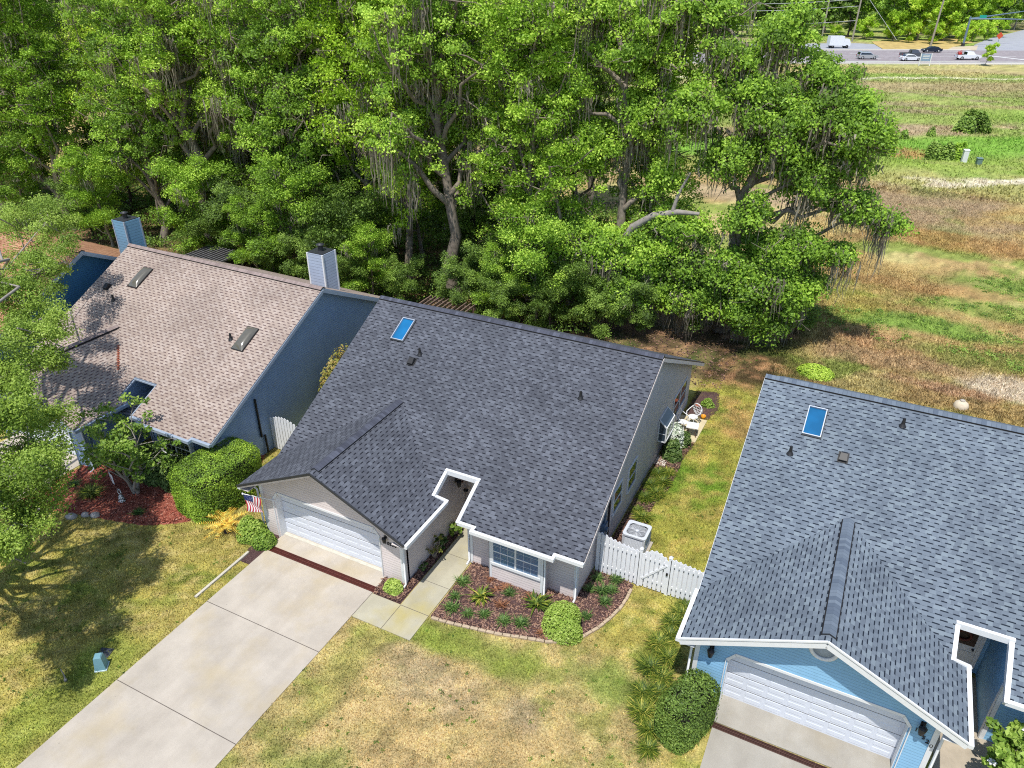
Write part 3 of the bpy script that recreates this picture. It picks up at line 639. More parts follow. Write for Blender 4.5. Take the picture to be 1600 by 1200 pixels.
    for (cx, cy, rx, ry, col, a) in ((22, 33.5, 7, 1.6, (112, 152, 52), 1), (27, 38, 6, 1.6, (118, 150, 54), .8), (29, 43.5, 4.5, 3.0, (112, 150, 52), .8), (24, 40.6, 9, 1.1, (176, 126, 84), .6),
                                     (26, 53, 12, 2.2, (178, 126, 80), .7), (21, 30, 4, 1.6, (196, 150, 118), .8), (26.6, 26.8, 3.2, 1.2, (226, 208, 192), 1), (24, 25.2, 3, .8, (196, 150, 126), .8), (20, 27.5, 5, 1.2, (188, 152, 124), .7), (18, 36, 2.5, 3, (172, 160, 70), .6), (28, 30, 6, 1.6, (130, 152, 62), .7)):
        w = blob(x, y, cx, cy, rx, ry, .5, .8, .35); fc = gmix(fc, A3(*col), w * a)
    # farther field
    fc = fc * .76 + A3(166, 156, 100) * .24
    far = sst(66, 74, y)
    ff = np.zeros((len(x), 3)) + A3(146, 162, 82)
    ff = gmix(ff, A3(178, 164, 108), .7 * sst(.48, .64, fbm(x, y, .07, 4, 51))); ff = gmix(ff, A3(130, 160, 62), sst(.5, .62, fbm(x, y * 1.6, .05, 4, 61)) * .8)
    ff = gmix(ff, A3(160, 134, 118), sst(.56, .64, fbm(x, y * 2, .06, 4, 71)) * .7)
    v = (y - .5 * (x - 20))
    bd = lambda a, b, s: sst(a - s, a + s, v + (n3 - .5) * 6) * (1 - sst(b - s, b + s, v + (n3 - .5) * 6))
    ff = gmix(ff, A3(120, 168, 54), bd(87, 97, 2) * .95); ff = gmix(ff, A3(150, 172, 70), bd(76, 84, 3) * .7)
    ff = gmix(ff, A3(170, 130, 84), blob(x, y, 20, 88, 5, 2.4, .5, .6, .2)); ff = gmix(ff, A3(176, 150, 126), bd(99, 108, 2) * sst(.4, .6, fbm(x, y, .12, 3, 81)))
    ff = gmix(ff, A3(228, 214, 196), bd(70.6, 72.6, .7) * sst(.42, .55, fbm(x, y, .25, 3, 91)))
    ff = gmix(ff, A3(176, 148, 122), bd(142, 160, 6) * .8); ff = gmix(ff, A3(190, 168, 120), bd(171, 190, 3) * .7)
    ff = gmix(ff, A3(222, 212, 190), bd(163.6, 165.0, .4) * .9)
    ff = ff * .85 + A3(150, 160, 90) * .15
    fc = gmix(fc, ff, far)
    beyond = sst(34, 42, y)
    c = gmix(c, fc, np.maximum(f, beyond))
    c = c * (.60 + .42 * n4 + .42 * sst(.3, .7, n5))[:, None]
    g_ = c.mean(1, keepdims=True); c = (c * .93 + g_ * .07) * (1.18 + .10 * sst(22, 30, y))[:, None]
    return np.clip(c, 0.004, .9)

t = NT('grass_ground'); at = t.node('ShaderNodeVertexColor', layer_name='gcol'); p = t.pos()
n = t.noise(18, 4, .75, p); n2 = t.noise(3.2, 4, .7, p)
c = t.mix(.85, at.outputs[0], t.ramp(n, [(.3, (.16, .19, .15)), (.5, (.5, .5, .5)), (.7, (.80, .78, .74))]), 'OVERLAY')
c = t.mix(.45, c, t.ramp(n2, [(.3, (.36, .42, .34)), (.7, (.62, .58, .56))]), 'OVERLAY')
n3 = t.noise(7, 5, .7, p); c = t.mix(.6, c, t.ramp(n3, [(.34, (.27, .31, .25)), (.5, (.5, .5, .5)), (.66, (.72, .70, .64))]), 'OVERLAY')
t.bump(n, 1.0, .06); M['ground'] = t.set(c, .95, 0, .1)

def axis(lo, hi, segs):
    out = [lo]
    for (b, step) in segs:
        while out[-1] + step < b: out.append(out[-1] + step)
        out.append(b)
    return np.array(out)
gx = axis(-900, 900, [(-80, 60), (-30, 3), (34, .3), (80, 1.2), (160, 4), (900, 60)])
gy = axis(-300, 1600, [(-24, 30), (32, .3), (110, .8), (200, 2), (320, 6), (1600, 90)])
X, Y = np.meshgrid(gx, gy); xx, yy = X.ravel(), Y.ravel()
zz = np.where((xx > 16) | (yy > 40), (fbm(xx, yy, .15, 3, 2) - .5) * .5 * sst(22, 34, yy) * (1 - sst(150, 165, yy)), 0)
zz -= .9 * blob(xx, yy, 20, 88, 6, 2.2, .8, .2, .2)
nx = len(gx); ii, jj = np.meshgrid(np.arange(nx - 1), np.arange(len(gy) - 1)); a = (jj * nx + ii).ravel()
q = np.stack([a, a + 1, a + nx + 1, a + nx], 1)
col = np.concatenate([ground_colour(xx, yy), np.ones((len(xx), 1))], 1)
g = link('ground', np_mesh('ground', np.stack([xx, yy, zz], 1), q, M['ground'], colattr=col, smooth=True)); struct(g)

# grass blades: short tufts coloured like the ground they stand on
t = NT('grass_blades'); at = t.node('ShaderNodeVertexColor', layer_name='gcol'); t.set(at.outputs[0], .8, 0, .2); M['gblade'] = t.m
def blades(name, x, y, h, w, rs, label, lean=.5, boost=1.25, hue=.25, lo=.42, rg=1.05):
    n = len(x); a = rs.rand(n) * 2 * pi; ln = rs.rand(n) * lean; la = rs.rand(n) * 2 * pi
    hh = h * (.5 + rs.rand(n)); ww = w * (.6 + .8 * rs.rand(n))
    b0 = np.stack([x - cos_(a) * ww, y - sin_(a) * ww, np.zeros(n)], 1); b1 = np.stack([x + cos_(a) * ww, y + sin_(a) * ww, np.zeros(n)], 1)
    tp = np.stack([x + cos_(la) * ln * hh, y + sin_(la) * ln * hh, hh * np.sqrt(1 - (ln * .7) ** 2)], 1)
    v = np.stack([b0, b1, tp], 1).reshape(-1, 3)
    c = ground_colour(x, y) * (boost * (lo + rg * rs.rand(n) ** 1.2))[:, None]
    k = rs.rand(n) * hue; c[:, 0] *= 1 + k * .6 - hue * .2; c[:, 2] *= 1 - k
    c = np.clip(np.repeat(c, 3, 0), 0, .9); c = np.concatenate([c, np.ones((len(c), 1))], 1)
    me = np_mesh(name, v, np.arange(3 * n).reshape(n, 3), M['gblade'], colattr=c)
    return tag(link(name, me), label, 'grass', kind='stuff')
cos_, sin_ = np.cos, np.sin
rs = np.random.RandomState(3)
def inside_clear(x, y):
    """True where lawn may grow (not in houses, paving or beds)"""
    ok = np.ones(len(x), bool)
    def rect(x0, x1, y0, y1): ok[(x > x0) & (x < x1) & (y > y0) & (y < y1)] = False
    jx = (fbm(x, y, 3, 3, 77) - .5) * .14; ok[(x > .0 + jx) & (x < 5.04 - jx) & (y < 0)] = False; rect(5.0, 7.5, -2.24, 4.6); rect(-.66, 11.8, -.1, 17.3); rect(16.7, 30, 0, 17.5); rect(17.15, 22.6, -30, .1)
    ok[(x > 7.4) & (x < 13.35) & (y > bed_edge(x)) & (y < 4)] = False
    rect(11.7, 13.1, 13.9, 16.1); rect(-30, -4.6, -.4, 17); rect(-16.5, -11.4, -30, 0)
    ok[(x > -11.5) & (x < -3.4) & (y > bedL(x)) & (y < 2)] = False
    rect(-.5, .05, -1.9, 0)
    return ok
BE = np.array([(7.58, -1.05), (8.22, -.99), (9.14, -.82), (10.04, -.65), (10.9, -.4), (11.64, -.21), (12.22, .08), (12.62, .52), (12.97, 1.14), (13.2, 1.8), (13.35, 2.37), (13.4, 2.92), (13.4, 3.5)])
def bed_edge(x): return np.interp(x, BE[:, 0], BE[:, 1])
BL = np.array([(-11.5, -3.6), (-9.25, -3.05), (-7.58, -2.67), (-6.5, -2.4), (-5.43, -2.12), (-4.6, -1.6), (-3.9, -1.04), (-3.3, -.6)])
def bedL(x): return np.interp(x, BL[:, 0], BL[:, 1])
n = 330000
x = np.concatenate([rs.uniform(-12, 18, n)]); y = rs.uniform(-14, 5, n)
k = inside_clear(x, y); blades('lawn_grass', x[k], y[k], .055, .016, rs, 'short dry lawn grass between the houses and driveway')
n = 110000; x = rs.uniform(11.8, 17.5, n); y = rs.uniform(3.8, 26, n); k = inside_clear(x, y)
blades('side_lawn_grass', x[k], y[k], .06, .014, rs, 'green and yellow lawn grass beside the right house')
n = 170000; y = 22 + 48 * rs.rand(n) ** 1.5; x = 12 + rs.rand(n) * (18 + (y - 22) * .25); k = (x > 15 + (y - 22) * -.05)
blades('field_grass', x[k], y[k], .13, .03, rs, 'rough tan and green field grass behind the right house', .9, 1.1, .1, .6, .7)
n = 90000; y = 68 + 112 * rs.rand(n) ** 1.2; x = -20 + rs.rand(n) * (60 + (y - 60) * .3)
blades('far_field_grass', x, y, .22, .09, rs, 'far field grass in front of the road', .9, 1.1, .1, .65, .6)
# ------------------------------------------------------------------ paving and beds
def slab_obj(name, pts, z0, z1, mat, kind='structure'):
    m = MB(); m.prism([(p[0], p[1], z1) for p in pts], (0, 0, z0 - z1)); o = m.build(name, mat); o['kind'] = kind; return o
slab_obj('driveway', [(0, -.98), (5.04, -.98), (5.04, -60), (0, -60)], -.1, .03, M['conc'])
slab_obj('driveway_apron', [(0, -.70), (5.04, -.70), (4.94, .4), (-.02, .4)], -.1, .034, M['conc'])
slab_obj('walkway', [(5.05, -2.24), (7.46, -2.24), (7.46, 4.58), (6.3, 4.58), (6.3, -1.03), (5.05, -1.03)], -.1, .036, M['conc2'])
j = MB()
for y in (-4.0, -7.75, -11.6, -15.4, -19.5, -24): j.box(.0, 5.04, y - .012, y + .012, .031, .034)
j.build('driveway_joint', M['joint'])['kind'] = 'structure'
j = MB(); j.box(6.3, 7.46, -1.05, -1.03, .037, .040); j.box(6.29, 6.31, -2.24, -1.05, .037, .040); j.box(6.3, 7.46, .38, .395, .037, .04); j.box(6.3, 7.46, 2.0, 2.015, .037, .04); j.box(5.04, 5.06, -2.24, -1.0, .03, .0405)
j.build('walkway_joint', M['joint'])['kind'] = 'structure'
m = MB(); m.box(.0, 4.9, .02, .16, .034, .045); m.build('garage_sill', plain('cream_concrete', (.52, .49, .41, 1), .8))['kind'] = 'structure'
def drain(x0, x1, y0, y1, label, loc, mat, rz=0):
    D = thing('trench_drain', loc, label, 'drain', None, rz)
    f = MB(); w = .02
    for q in ((x0, x1, y0, y0 + w), (x0, x1, y1 - w, y1), (x0, x0 + w, y0 + w, y1 - w), (x1 - w, x1, y0 + w, y1 - w)): f.box(q[0], q[1], q[2], q[3], -.02, .045)
    k = x0 + .98
    while k < x1 - .2: f.box(k - .012, k + .012, y0 + w, y1 - w, -.02, .043); k += .98
    f.build('frame', mat, D)
    g = MB(); yc = (y0 + y1) / 2
    for a, b in ((y0 + w, yc - .01), (yc + .01, y1 - w)):
        yy = a
        while yy < b - .01: g.box(x0 + w, x1 - w, yy, yy + .013, -.01, .036); yy += .034
    g.box(x0 + w, x1 - w, yc - .01, yc + .01, -.01, .04)
    g.build('grate', mat, D)
    b = MB(); b.box(x0 + w, x1 - w, y0 + w, y1 - w, -.02, .003); b.build('channel', M['dark'], D)
    return D
drain(-.04, 5.10, -.97, -.71, 'rust red trench drain grate across the driveway of the taupe house', (0, 0, 0), M['drain'])
drain(0, 5.0, -1.04, -.84, 'narrow brown trench drain in front of the blue house garage', (17.36, .1, 0), plain('dark_brown_grate', alb(96, 66, 58, .7), .6, .1, .2, 12), R(-.35))
t_ = lambda x, y: (17.38 + x, .1 + y)
slab_obj('driveway_right', [t_(0, -1.04), t_(5.0, -1.04), t_(4.9, -40), t_(-.1, -40)], -.1, .03, M['conc3'])
slab_obj('apron_right', [t_(0, -.8), t_(5.0, -.8), t_(4.93, .6), t_(-.1, .6)], -.1, .034, M['conc3'])
slab_obj('walkway_right', [t_(5.1, -2.0), t_(7.9, -2.0), t_(7.5, 4.5), t_(5.95, 4.5), t_(5.95, -.3), t_(5.1, -.3)], -.1, .036, plain('tan_concrete', (.40, .34, .26, 1), .9, 0, .15, 2))
slab_obj('driveway_left', [(-16.5, .1), (-11.5, .0), (-11.5, -40), (-16.6, -40)], -.1, .03, M['conc'])
slab_obj('patio_slab', [(11.8, 13.95), (13.05, 13.9), (13.1, 16.1), (11.8, 16.1)], -.05, .06, plain('patio_concrete', (.55, .47, .30, 1), .9, 0, .12, 3))
slab_obj('step_slab', [(11.8, 11.35), (12.3, 11.35), (12.3, 12.1), (11.8, 12.1)], -.05, .06, plain('pale_step', (.6, .55, .48, 1), .9))
# beds: gently mounded mulch
def bed(name, poly, mat, h=.06, res=.12):
    P = np.array(poly); x = np.arange(P[:, 0].min(), P[:, 0].max() + res, res); y = np.arange(P[:, 1].min(), P[:, 1].max() + res, res)
    X, Y = np.meshgrid(x, y); fx, fy = X.ravel(), Y.ravel()
    ins = np.zeros(len(fx), bool); n = len(P); dm = np.full(len(fx), 9.)
    for i in range(n):
        a, b = P[i], P[(i + 1) % n]
        c = ((a[1] > fy) != (b[1] > fy)) & (fx < (b[0] - a[0]) * (fy - a[1]) / (b[1] - a[1] + 1e-12) + a[0]); ins ^= c
        d = b - a; tt = np.clip(((fx - a[0]) * d[0] + (fy - a[1]) * d[1]) / (d @ d), 0, 1)
        dm = np.minimum(dm, np.hypot(fx - a[0] - tt * d[0], fy - a[1] - tt * d[1]))
    z = np.where(ins, .006 + h * sst(0, .35, dm), -.02) + (fbm(fx, fy, 6, 2, 3) - .5) * .05 * ins * sst(0, .2, dm)
    nx = len(x); ii, jj = np.meshgrid(np.arange(nx - 1), np.arange(len(y) - 1)); a = (jj * nx + ii).ravel()
    q = np.stack([a, a + 1, a + nx + 1, a + nx], 1); q = q[ins[q].any(1)]
    me = np_mesh(name, np.stack([fx, fy, z], 1), q, mat, smooth=True); o = link(name, me); o['kind'] = 'structure'
    # loose chips
    return o, fx[ins & (dm > .05)], fy[ins & (dm > .05)]
def chips(name, fx, fy, mats, label, rs, n, zs=.07):
    k = rs.randint(0, len(fx), n); x = fx[k] + rs.uniform(-.06, .06, n); y = fy[k] + rs.uniform(-.06, .06, n); z = zs * (.6 + .8 * rs.rand(n))
    a = rs.rand(n) * pi; L = .02 + .035 * rs.rand(n); W = .008 + .01 * rs.rand(n); dz = rs.uniform(-.02, .02, n)
    dx, dy = np.cos(a) * L, np.sin(a) * L; px, py = -np.sin(a) * W, np.cos(a) * W
    v = np.stack([np.stack([x - dx - px, y - dy - py, z - dz], 1), np.stack([x + dx - px, y + dy - py, z + dz], 1), np.stack([x + dx + px, y + dy + py, z + dz + .006], 1), np.stack([x - dx + px, y - dy + py, z - dz + .006], 1)], 1).reshape(-1, 3)
    me = np_mesh(name, v, np.arange(4 * n).reshape(n, 4), mats, attr=rs.rand(n)); return tag(link(name, me), label, 'mulch', kind='stuff')
M['chip'] = leaf('mulch_chip', [(0, alb(60, 42, 40, .8)), (.4, alb(110, 82, 76, .8)), (.7, alb(160, 122, 100, .8)), (1, alb(176, 142, 124, .8))], 0, .9)
M['chipr'] = leaf('red_mulch_chip', [(0, alb(90, 38, 32, .8)), (.4, alb(150, 72, 56, .8)), (.7, alb(190, 110, 88, .8)), (1, alb(222, 170, 148, .8))], 0, .9)
rs = np.random.RandomState(11)
o, fx, fy = bed('front_bed', [tuple(p) for p in BE[:]] + [(13.4, 3.72), (11.72, 3.72), (11.72, 2.1), (7.5, 2.1), (7.5, -1.0)], M['mulchB']); chips('front_bed_mulch', fx, fy, M['chip'], 'brown mulch chips in the curved front bed', rs, 9000)
o, fx, fy = bed('entry_bed', [(5.06, -1.0), (6.28, -1.0), (6.28, 4.4), (5.9, 4.4), (5.9, -.1), (4.95, -.1)], M['mulchB'], .04, .08); chips('entry_bed_mulch', fx, fy, M['chip'], 'brown mulch chips beside the walkway', rs, 2200)
o, fx, fy = bed('garage_bed', [(-.02, -1.9), (-.02, .0), (-.64, -.0), (-1.0, -.4), (-.46, -1.9)], M['mulchB'], .04, .08)
o, fx, fy = bed('left_bed', [tuple(p) for p in BL] + [(-3.0, .5), (-4.6, 4.2), (-4.65, 1.6), (-8, 2.0), (-8.9, 2.0), (-9.2, .2), (-11.3, -.2)], M['mulchR']); chips('left_bed_mulch', fx, fy, M['chipr'], 'red mulch chips around the multi stemmed tree', rs, 12000)
o, fx, fy = bed('side_bed', [(11.8, 3.9), (13.3, 3.9), (12.9, 6.6), (12.7, 8.4), (13.0, 10), (12.9, 12.5), (13.1, 13.8), (11.8, 13.8)], M['mulchB'], .04); chips('side_bed_mulch', fx, fy, M['chip'], 'brown mulch chips along the side wall', rs, 4000)
o, fx, fy = bed('rear_side_bed', [(11.8, 16.2), (13.1, 16.2), (13.4, 17.5), (13.0, 19.3), (11.9, 19.0)], M['mulchB'], .05)
o, fx, fy = bed('blue_house_bed', [t_(5.95, -1.6), t_(7.9, -2.0), t_(12, -1.6), t_(12, 2.0), t_(7.5, 2.0), t_(7.6, -.2)], M['mulchB'], .05)
# edging blocks round the curved bed
pr = None; k = 0
seg = np.concatenate([[0], np.cumsum(np.hypot(*np.diff(BE, axis=0).T))]); tot = seg[-1]; d = .15
while d < tot - .1:
    x = np.interp(d, seg, BE[:, 0]); y = np.interp(d, seg, BE[:, 1]); x2 = np.interp(d + .1, seg, BE[:, 0]); y2 = np.interp(d + .1, seg, BE[:, 1]); a = math.atan2(y2 - y, x2 - x)
    if pr is None:
        m = MB(); e = .012
        m.faces([(-.135, -.055, -.03), (.135, -.055, -.03), (.135, .055, -.03), (-.135, .055, -.03), (-.135, -.055, .07), (.135, -.055, .07), (.135, .055, .07), (-.135, .055, .07), (-.12, -.04, .085), (.12, -.04, .085), (.12, .04, .085), (-.12, .04, .085)],
                [(0, 1, 5, 4), (1, 2, 6, 5), (2, 3, 7, 6), (3, 0, 4, 7), (4, 5, 9, 8), (5, 6, 10, 9), (6, 7, 11, 10), (7, 4, 8, 11), (8, 9, 10, 11)])
        pr = m.build('edging_block', M['brick']); o = pr
    else: o = pr.copy(); COL.objects.link(o)
    o.location = (x, y + .0, 0); o.rotation_euler = (rs.uniform(-.04, .04), rs.uniform(-.04, .04), a + rs.uniform(-.04, .04)); tag(o, 'pale edging block in the curved border of the front bed', 'edging block', 'edging blocks round the curved front bed')
    d += .29
m = MB(); m.box(-.56, -.46, -4.05, -1.4, -.02, .07); tag(m.build('edging_strip', plain('pale_kerb', (.5, .46, .38, 1), .9)), 'straight pale concrete edging strip left of the driveway', 'edging')
def rock(name, x, y, s, label, seed, mat=None, group=None):
    rr = np.random.RandomState(seed); m = MB(); n = 8; pts = []
    for j in range(5):
        for i in range(n):
            th = 2 * pi * i / n; ph = -pi / 2 + pi * j / 4; q = s * (1 + .25 * rr.rand())
            pts.append((cos(th) * cos(ph) * q, sin(th) * cos(ph) * q * .8, sin(ph) * q * .5 + s * .1))
    m.faces(pts, [(j * n + i, j * n + (i + 1) % n, (j + 1) * n + (i + 1) % n, (j + 1) * n + i) for j in range(4) for i in range(n)], 0, True)
    o = m.build(name, mat or M['stone'], None, (x, y, 0)); return tag(o, label, 'rock', group)
rock('rock', -8.56, -3.05, .24, 'pale flat rock at the left end of the red bed edge', 1, group='rocks edging the red bed')
rock('rock', -8.15, -2.72, .2, 'pale rock between two others at the red bed edge', 2, group='rocks edging the red bed')
rock('rock', -7.75, -2.55, .22, 'pale rock nearest the checkered statue at the red bed edge', 3, group='rocks edging the red bed')

# ------------------------------------------------------------------ fences
def picket_fence(loc, rz, n, pitch, wdt, top, label, name='picket_fence', bottom=.06, rails=(.42, 1.42), holes=True, post_at=()):
    F = thing(name, loc, label, 'fence', None, rz)
    for i in range(n):
        m = MB(); x = i * pitch; h = top(i / (n - 1)); c = .05
        m.prism([(x, -.035, bottom), (x + wdt, -.035, bottom), (x + wdt, -.035, h - c), (x + wdt - c, -.035, h), (x + c, -.035, h), (x, -.035, h - c)], (0, .02, 0))
        m.build('picket', M['vinyl'], F)
    for z in rails:
        m = MB(); m.box(0, n * pitch, -.012, .03, z - .045, z + .045); m.build('rail', M['vinyl'], F)
    for x in post_at:
        m = MB(); m.box(x - .05, x + .05, .03, .13, 0, top(.5) + .12); m.faces([(x - .06, .02, top(.5) + .12), (x + .06, .02, top(.5) + .12), (x + .06, .14, top(.5) + .12), (x - .06, .14, top(.5) + .12), (x, .08, top(.5) + .2)], [(0, 1, 4), (1, 2, 4), (2, 3, 4), (3, 0, 4)]); m.build('post', M['vinyl'], F)
    return F
# the back boards of the shadow-box fence sit between the front ones
def shadow_fence(x0, n, top, label, name='picket_fence', brace=False):
    F = picket_fence((x0, 3.72, 0), 0, n, .168, .125, top, label, name, post_at=())
    for i in range(n - 1):
        m = MB(); x = i * .168 + .084; h = top((i + .5) / (n - 1)) - .02
        m.prism([(x, .05, .07), (x + .125, .05, .07), (x + .125, .05, h - .05), (x + .08, .05, h), (x + .05, .05, h), (x, .05, h - .05)], (0, .02, 0)); m.build('picket', M['vinyl'], F)
    return F
shadow_fence(11.86, 10, lambda t: 1.92 - .28 * sin(t * pi * .5), 'left section of the white picket fence next to the taupe house')
gt = shadow_fence(13.58, 6, lambda t: 1.62 + .22 * sin(t * pi), 'white picket gate with arched top between two fence sections', 'picket_gate')
for z0, z1 in ((.45, 1.4),):
    m = MB(); m.beam((.08, -.055, z0), (.92, -.055, z1), .02, .07); m.build('brace', M['vinyl'], gt)
m = MB(); m.box(.93, 1.0, -.08, -.04, .95, 1.06); m.build('latch', M['black'], gt)
shadow_fence(14.63, 9, lambda t: 1.72 - .18 * t, 'right section of the white picket fence next to the blue house roof')
for i, (x, tl) in enumerate(((13.53, 'white fence post at the left side of the gate'), (14.6, 'white fence post at the right side of the gate'))):
    m = MB(); m.box(-.055, .055, -.055, .055, 0, 1.75); p_ = thing('fence_post', (x, 3.74, 0), tl, 'post', 'white gate posts')
    m.build('shaft', M['vinyl'], p_); m = MB(); m.faces([(-.07, -.07, 1.75), (.07, -.07, 1.75), (.07, .07, 1.75), (-.07, .07, 1.75), (0, 0, 1.85)], [(0, 1, 4), (1, 2, 4), (2, 3, 4), (3, 0, 4), (3, 2, 1, 0)]); m.build('cap', M['vinyl'], p_)
picket_fence((-4.55, 4.6, 0), R(-3), 19, .18, .15, lambda t: 1.75 + .2 * sin(t * pi * 2) * (1 if t < .5 else -.5), 'white picket fence between the hedge and the taupe house', rails=(.4, 1.4))

# ------------------------------------------------------------------ air conditioner
AC = thing('air_conditioner', (12.82, 5.62, 0), 'grey air conditioning unit behind the white picket fence', 'air conditioner')
m = MB(); m.box(-.55, .55, -.55, .55, 0, .07); m.build('pad', M['conc'], AC)
def rrect(w, r, z, n=4):
    out = []
    for (cx, cy, a0) in ((w - r, w - r, 0), (-w + r, w - r, 90), (-w + r, -w + r, 180), (w - r, -w + r, 270)):
        for k in range(n + 1): a = R(a0 + 90 * k / n); out.append((cx + r * cos(a), cy + r * sin(a), z))
    return out
acm = plain('light_grey_enamel', (.62, .65, .70, 1), .4, .1, .04)
m = MB(); a = rrect(.42, .1, .07); b = rrect(.42, .1, .84); n = len(a); m.faces(a + b, [(i, (i + 1) % n, (i + 1) % n + n, i + n) for i in range(n)]); m.build('core', M['dripedge'], AC)
m = MB(); z = .1
while z < .82:
    a = rrect(.445, .1, z); b = rrect(.43, .1, z + .022); m.faces(a + b, [(i, (i + 1) % n, (i + 1) % n + n, i + n) for i in range(n)]); z += .042
for (x, y) in ((-.4, -.4), (.4, -.4), (.4, .4), (-.4, .4)): m.box(x - .05, x + .05, y - .05, y + .05, .07, .84)
m.build('louvre_panel', acm, AC)
m = MB(); o1 = rrect(.47, .12, .84); o2 = rrect(.47, .12, .91); i1 = rrect(.37, .14, .915); i2 = rrect(.35, .14, .88)
for p1, p2 in ((o1, o2), (o2, i1), (i1, i2)): m.faces(p1 + p2, [(i, (i + 1) % n, (i + 1) % n + n, i + n) for i in range(n)])
m.build('top_rim', acm, AC)
m = MB(); m.face(rrect(.37, .13, .80)); m.build('fan_well', plain('grey_metal_shadow', (.22, .23, .25, 1), .6), AC)
m = MB()
for r_ in np.arange(.08, .36, .03): m.tube([(r_ * cos(a), r_ * sin(a), .885 + .01 * cos(r_ * 4)) for a in np.linspace(0, 2 * pi, 25)], .0045, 4, cap=False)
for k in range(8): a = k * pi / 4; m.tube([(.05 * cos(a), .05 * sin(a), .89), (.37 * cos(a), .37 * sin(a), .888)], .006, 4)
m.build('fan_guard', acm, AC)
m = MB(); m.lathe([(.002, .02), (.06, .02), (.07, 0), (.07, -.06), (.002, -.06)], 12, (0, 0, .88)); m.build('fan_hub', acm, AC)
m = MB()
for k in range(3):
    a = k * 2 * pi / 3; m.faces([(cos(a) * .06, sin(a) * .06, .82), (cos(a + .3) * .33, sin(a + .3) * .33, .84), (cos(a + .9) * .33, sin(a + .9) * .33, .81), (cos(a + .8) * .06, sin(a + .8) * .06, .81)], [(0, 1, 2, 3)])
m.build('fan_blade', plain('fan_grey', (.4, .41, .43, 1), .5), AC)

# ------------------------------------------------------------------ utility pedestal, marker stake, bed ornaments
PD = thing('utility_pedestal', (-.86, -7.62, -.03), 'pale teal utility pedestal on the grass left of the driveway', 'pedestal', None, R(38))
tm = plain('pale_teal_plastic', alb(128, 174, 186, .72), .5, 0, .05)
m = MB(); m.faces([(-.17, -.17, .06), (.17, -.17, .06), (.17, .17, .06), (-.17, .17, .06), (-.12, -.12, .56), (.12, -.12, .56), (.12, .12, .56), (-.12, .12, .56), (-.09, -.09, .6), (.09, -.09, .6), (.09, .09, .6), (-.09, .09, .6)],
                  [(0, 1, 5, 4), (1, 2, 6, 5), (2, 3, 7, 6), (3, 0, 4, 7), (4, 5, 9, 8), (5, 6, 10, 9), (6, 7, 11, 10), (7, 4, 8, 11), (8, 9, 10, 11)]); m.build('body', tm, PD)
m = MB(); m.box(-.19, .19, -.19, .19, .03, .07); m.build('base_rim', plain('pale_rim', (.6, .7, .72, 1), .5), PD)
m = MB(); m.box(-.14, .14, -.14, .14, 0, .03); m.build('foot', M['black'], PD)
m = MB(); m.prism([(-.22, -.16, .012), (.22, -.16, .012), (.22, .2, .012), (-.22, .2, .012)], (0, 0, -.05)); o = m.build('ground_lid', plain('dark_green_grey', (.04, .045, .06, 1), .7), None, (-1.28, -7.2, .01)); o.rotation_euler = (0, 0, R(20)); tag(o, 'dark flat utility lid in the grass behind the teal pedestal', 'lid')
m = MB(); m.tube([(0, 0, 0), (.01, .01, .3), (-.02, .0, .55)], [.03, .022, .015], 6); st = m.build('irrigation_stake', M['barkpale'], None, (-1.42, -8.5, 0)); tag(st, 'thin pale irrigation stake in the grass below the teal pedestal', 'stake')
m = MB(); m.lathe([(.002, 0), (.05, 0), (.05, .08), (.03, .12), (.002, .12)], 8, (0, 0, 0)); m.build('head', M['barkpale'], st)
SG = thing('garden_flag', (-8.62, -.95, 0), 'small white garden banner on a wire stand in the red bed', 'garden flag', None, R(-20))
m = MB(); m.tube([(-.22, 0, 0), (-.22, 0, .85), (.24, 0, .85)], .008, 5); m.build('stand', M['black'], SG)
m = MB(); nn = 6
vs = [(-.2 + .42 * i / nn, .015 * sin(i * 1.3), .83 - .5 * j / nn) for j in range(nn + 1) for i in range(nn + 1)]
m.faces(vs, [(j * (nn + 1) + i, j * (nn + 1) + i + 1, (j + 1) * (nn + 1) + i + 1, (j + 1) * (nn + 1) + i) for j in range(nn) for i in range(nn)], 0, True); m.build('cloth', plain('banner_cloth', (.68, .66, .68, 1), .8, 0, .08, 9), SG)
m = MB(); m.prism([(-.05, -.02, .48), (.03, -.02, .45), (.1, -.02, .55), (.02, -.02, .68), (-.06, -.02, .6)], (0, .004, 0)); m.build('motif', plain('rose_print', (.5, .2, .22, 1), .8), SG)
t = NT('checkered_glaze'); ck = t.node('ShaderNodeTexChecker'); ck.inputs['Scale'].default_value = 14; ck.inputs[1].default_value = (.7, .7, .7, 1); ck.inputs[2].default_value = (.03, .03, .03, 1); t.lk(t.node('ShaderNodeTexCoord').outputs['Object'], ck.inputs[0]); M['check'] = t.set(ck.outputs[0], .4)
ST = thing('garden_statue', (-7.5, -1.45, .06), 'small black and white checkered statue below the garden banner', 'statue')
m = MB(); m.lathe([(.002, 0), (.13, 0), (.15, .05), (.1, .12), (.12, .22), (.07, .33), (.05, .36)], 14); m.build('body', M['check'], ST)
m = MB(); m.tube([(.10 * cos(a), 0, .50 + .13 * sin(a)) for a in np.linspace(0, 2 * pi, 15)], .03, 6, cap=False); m.build('ring', M['check'], ST)

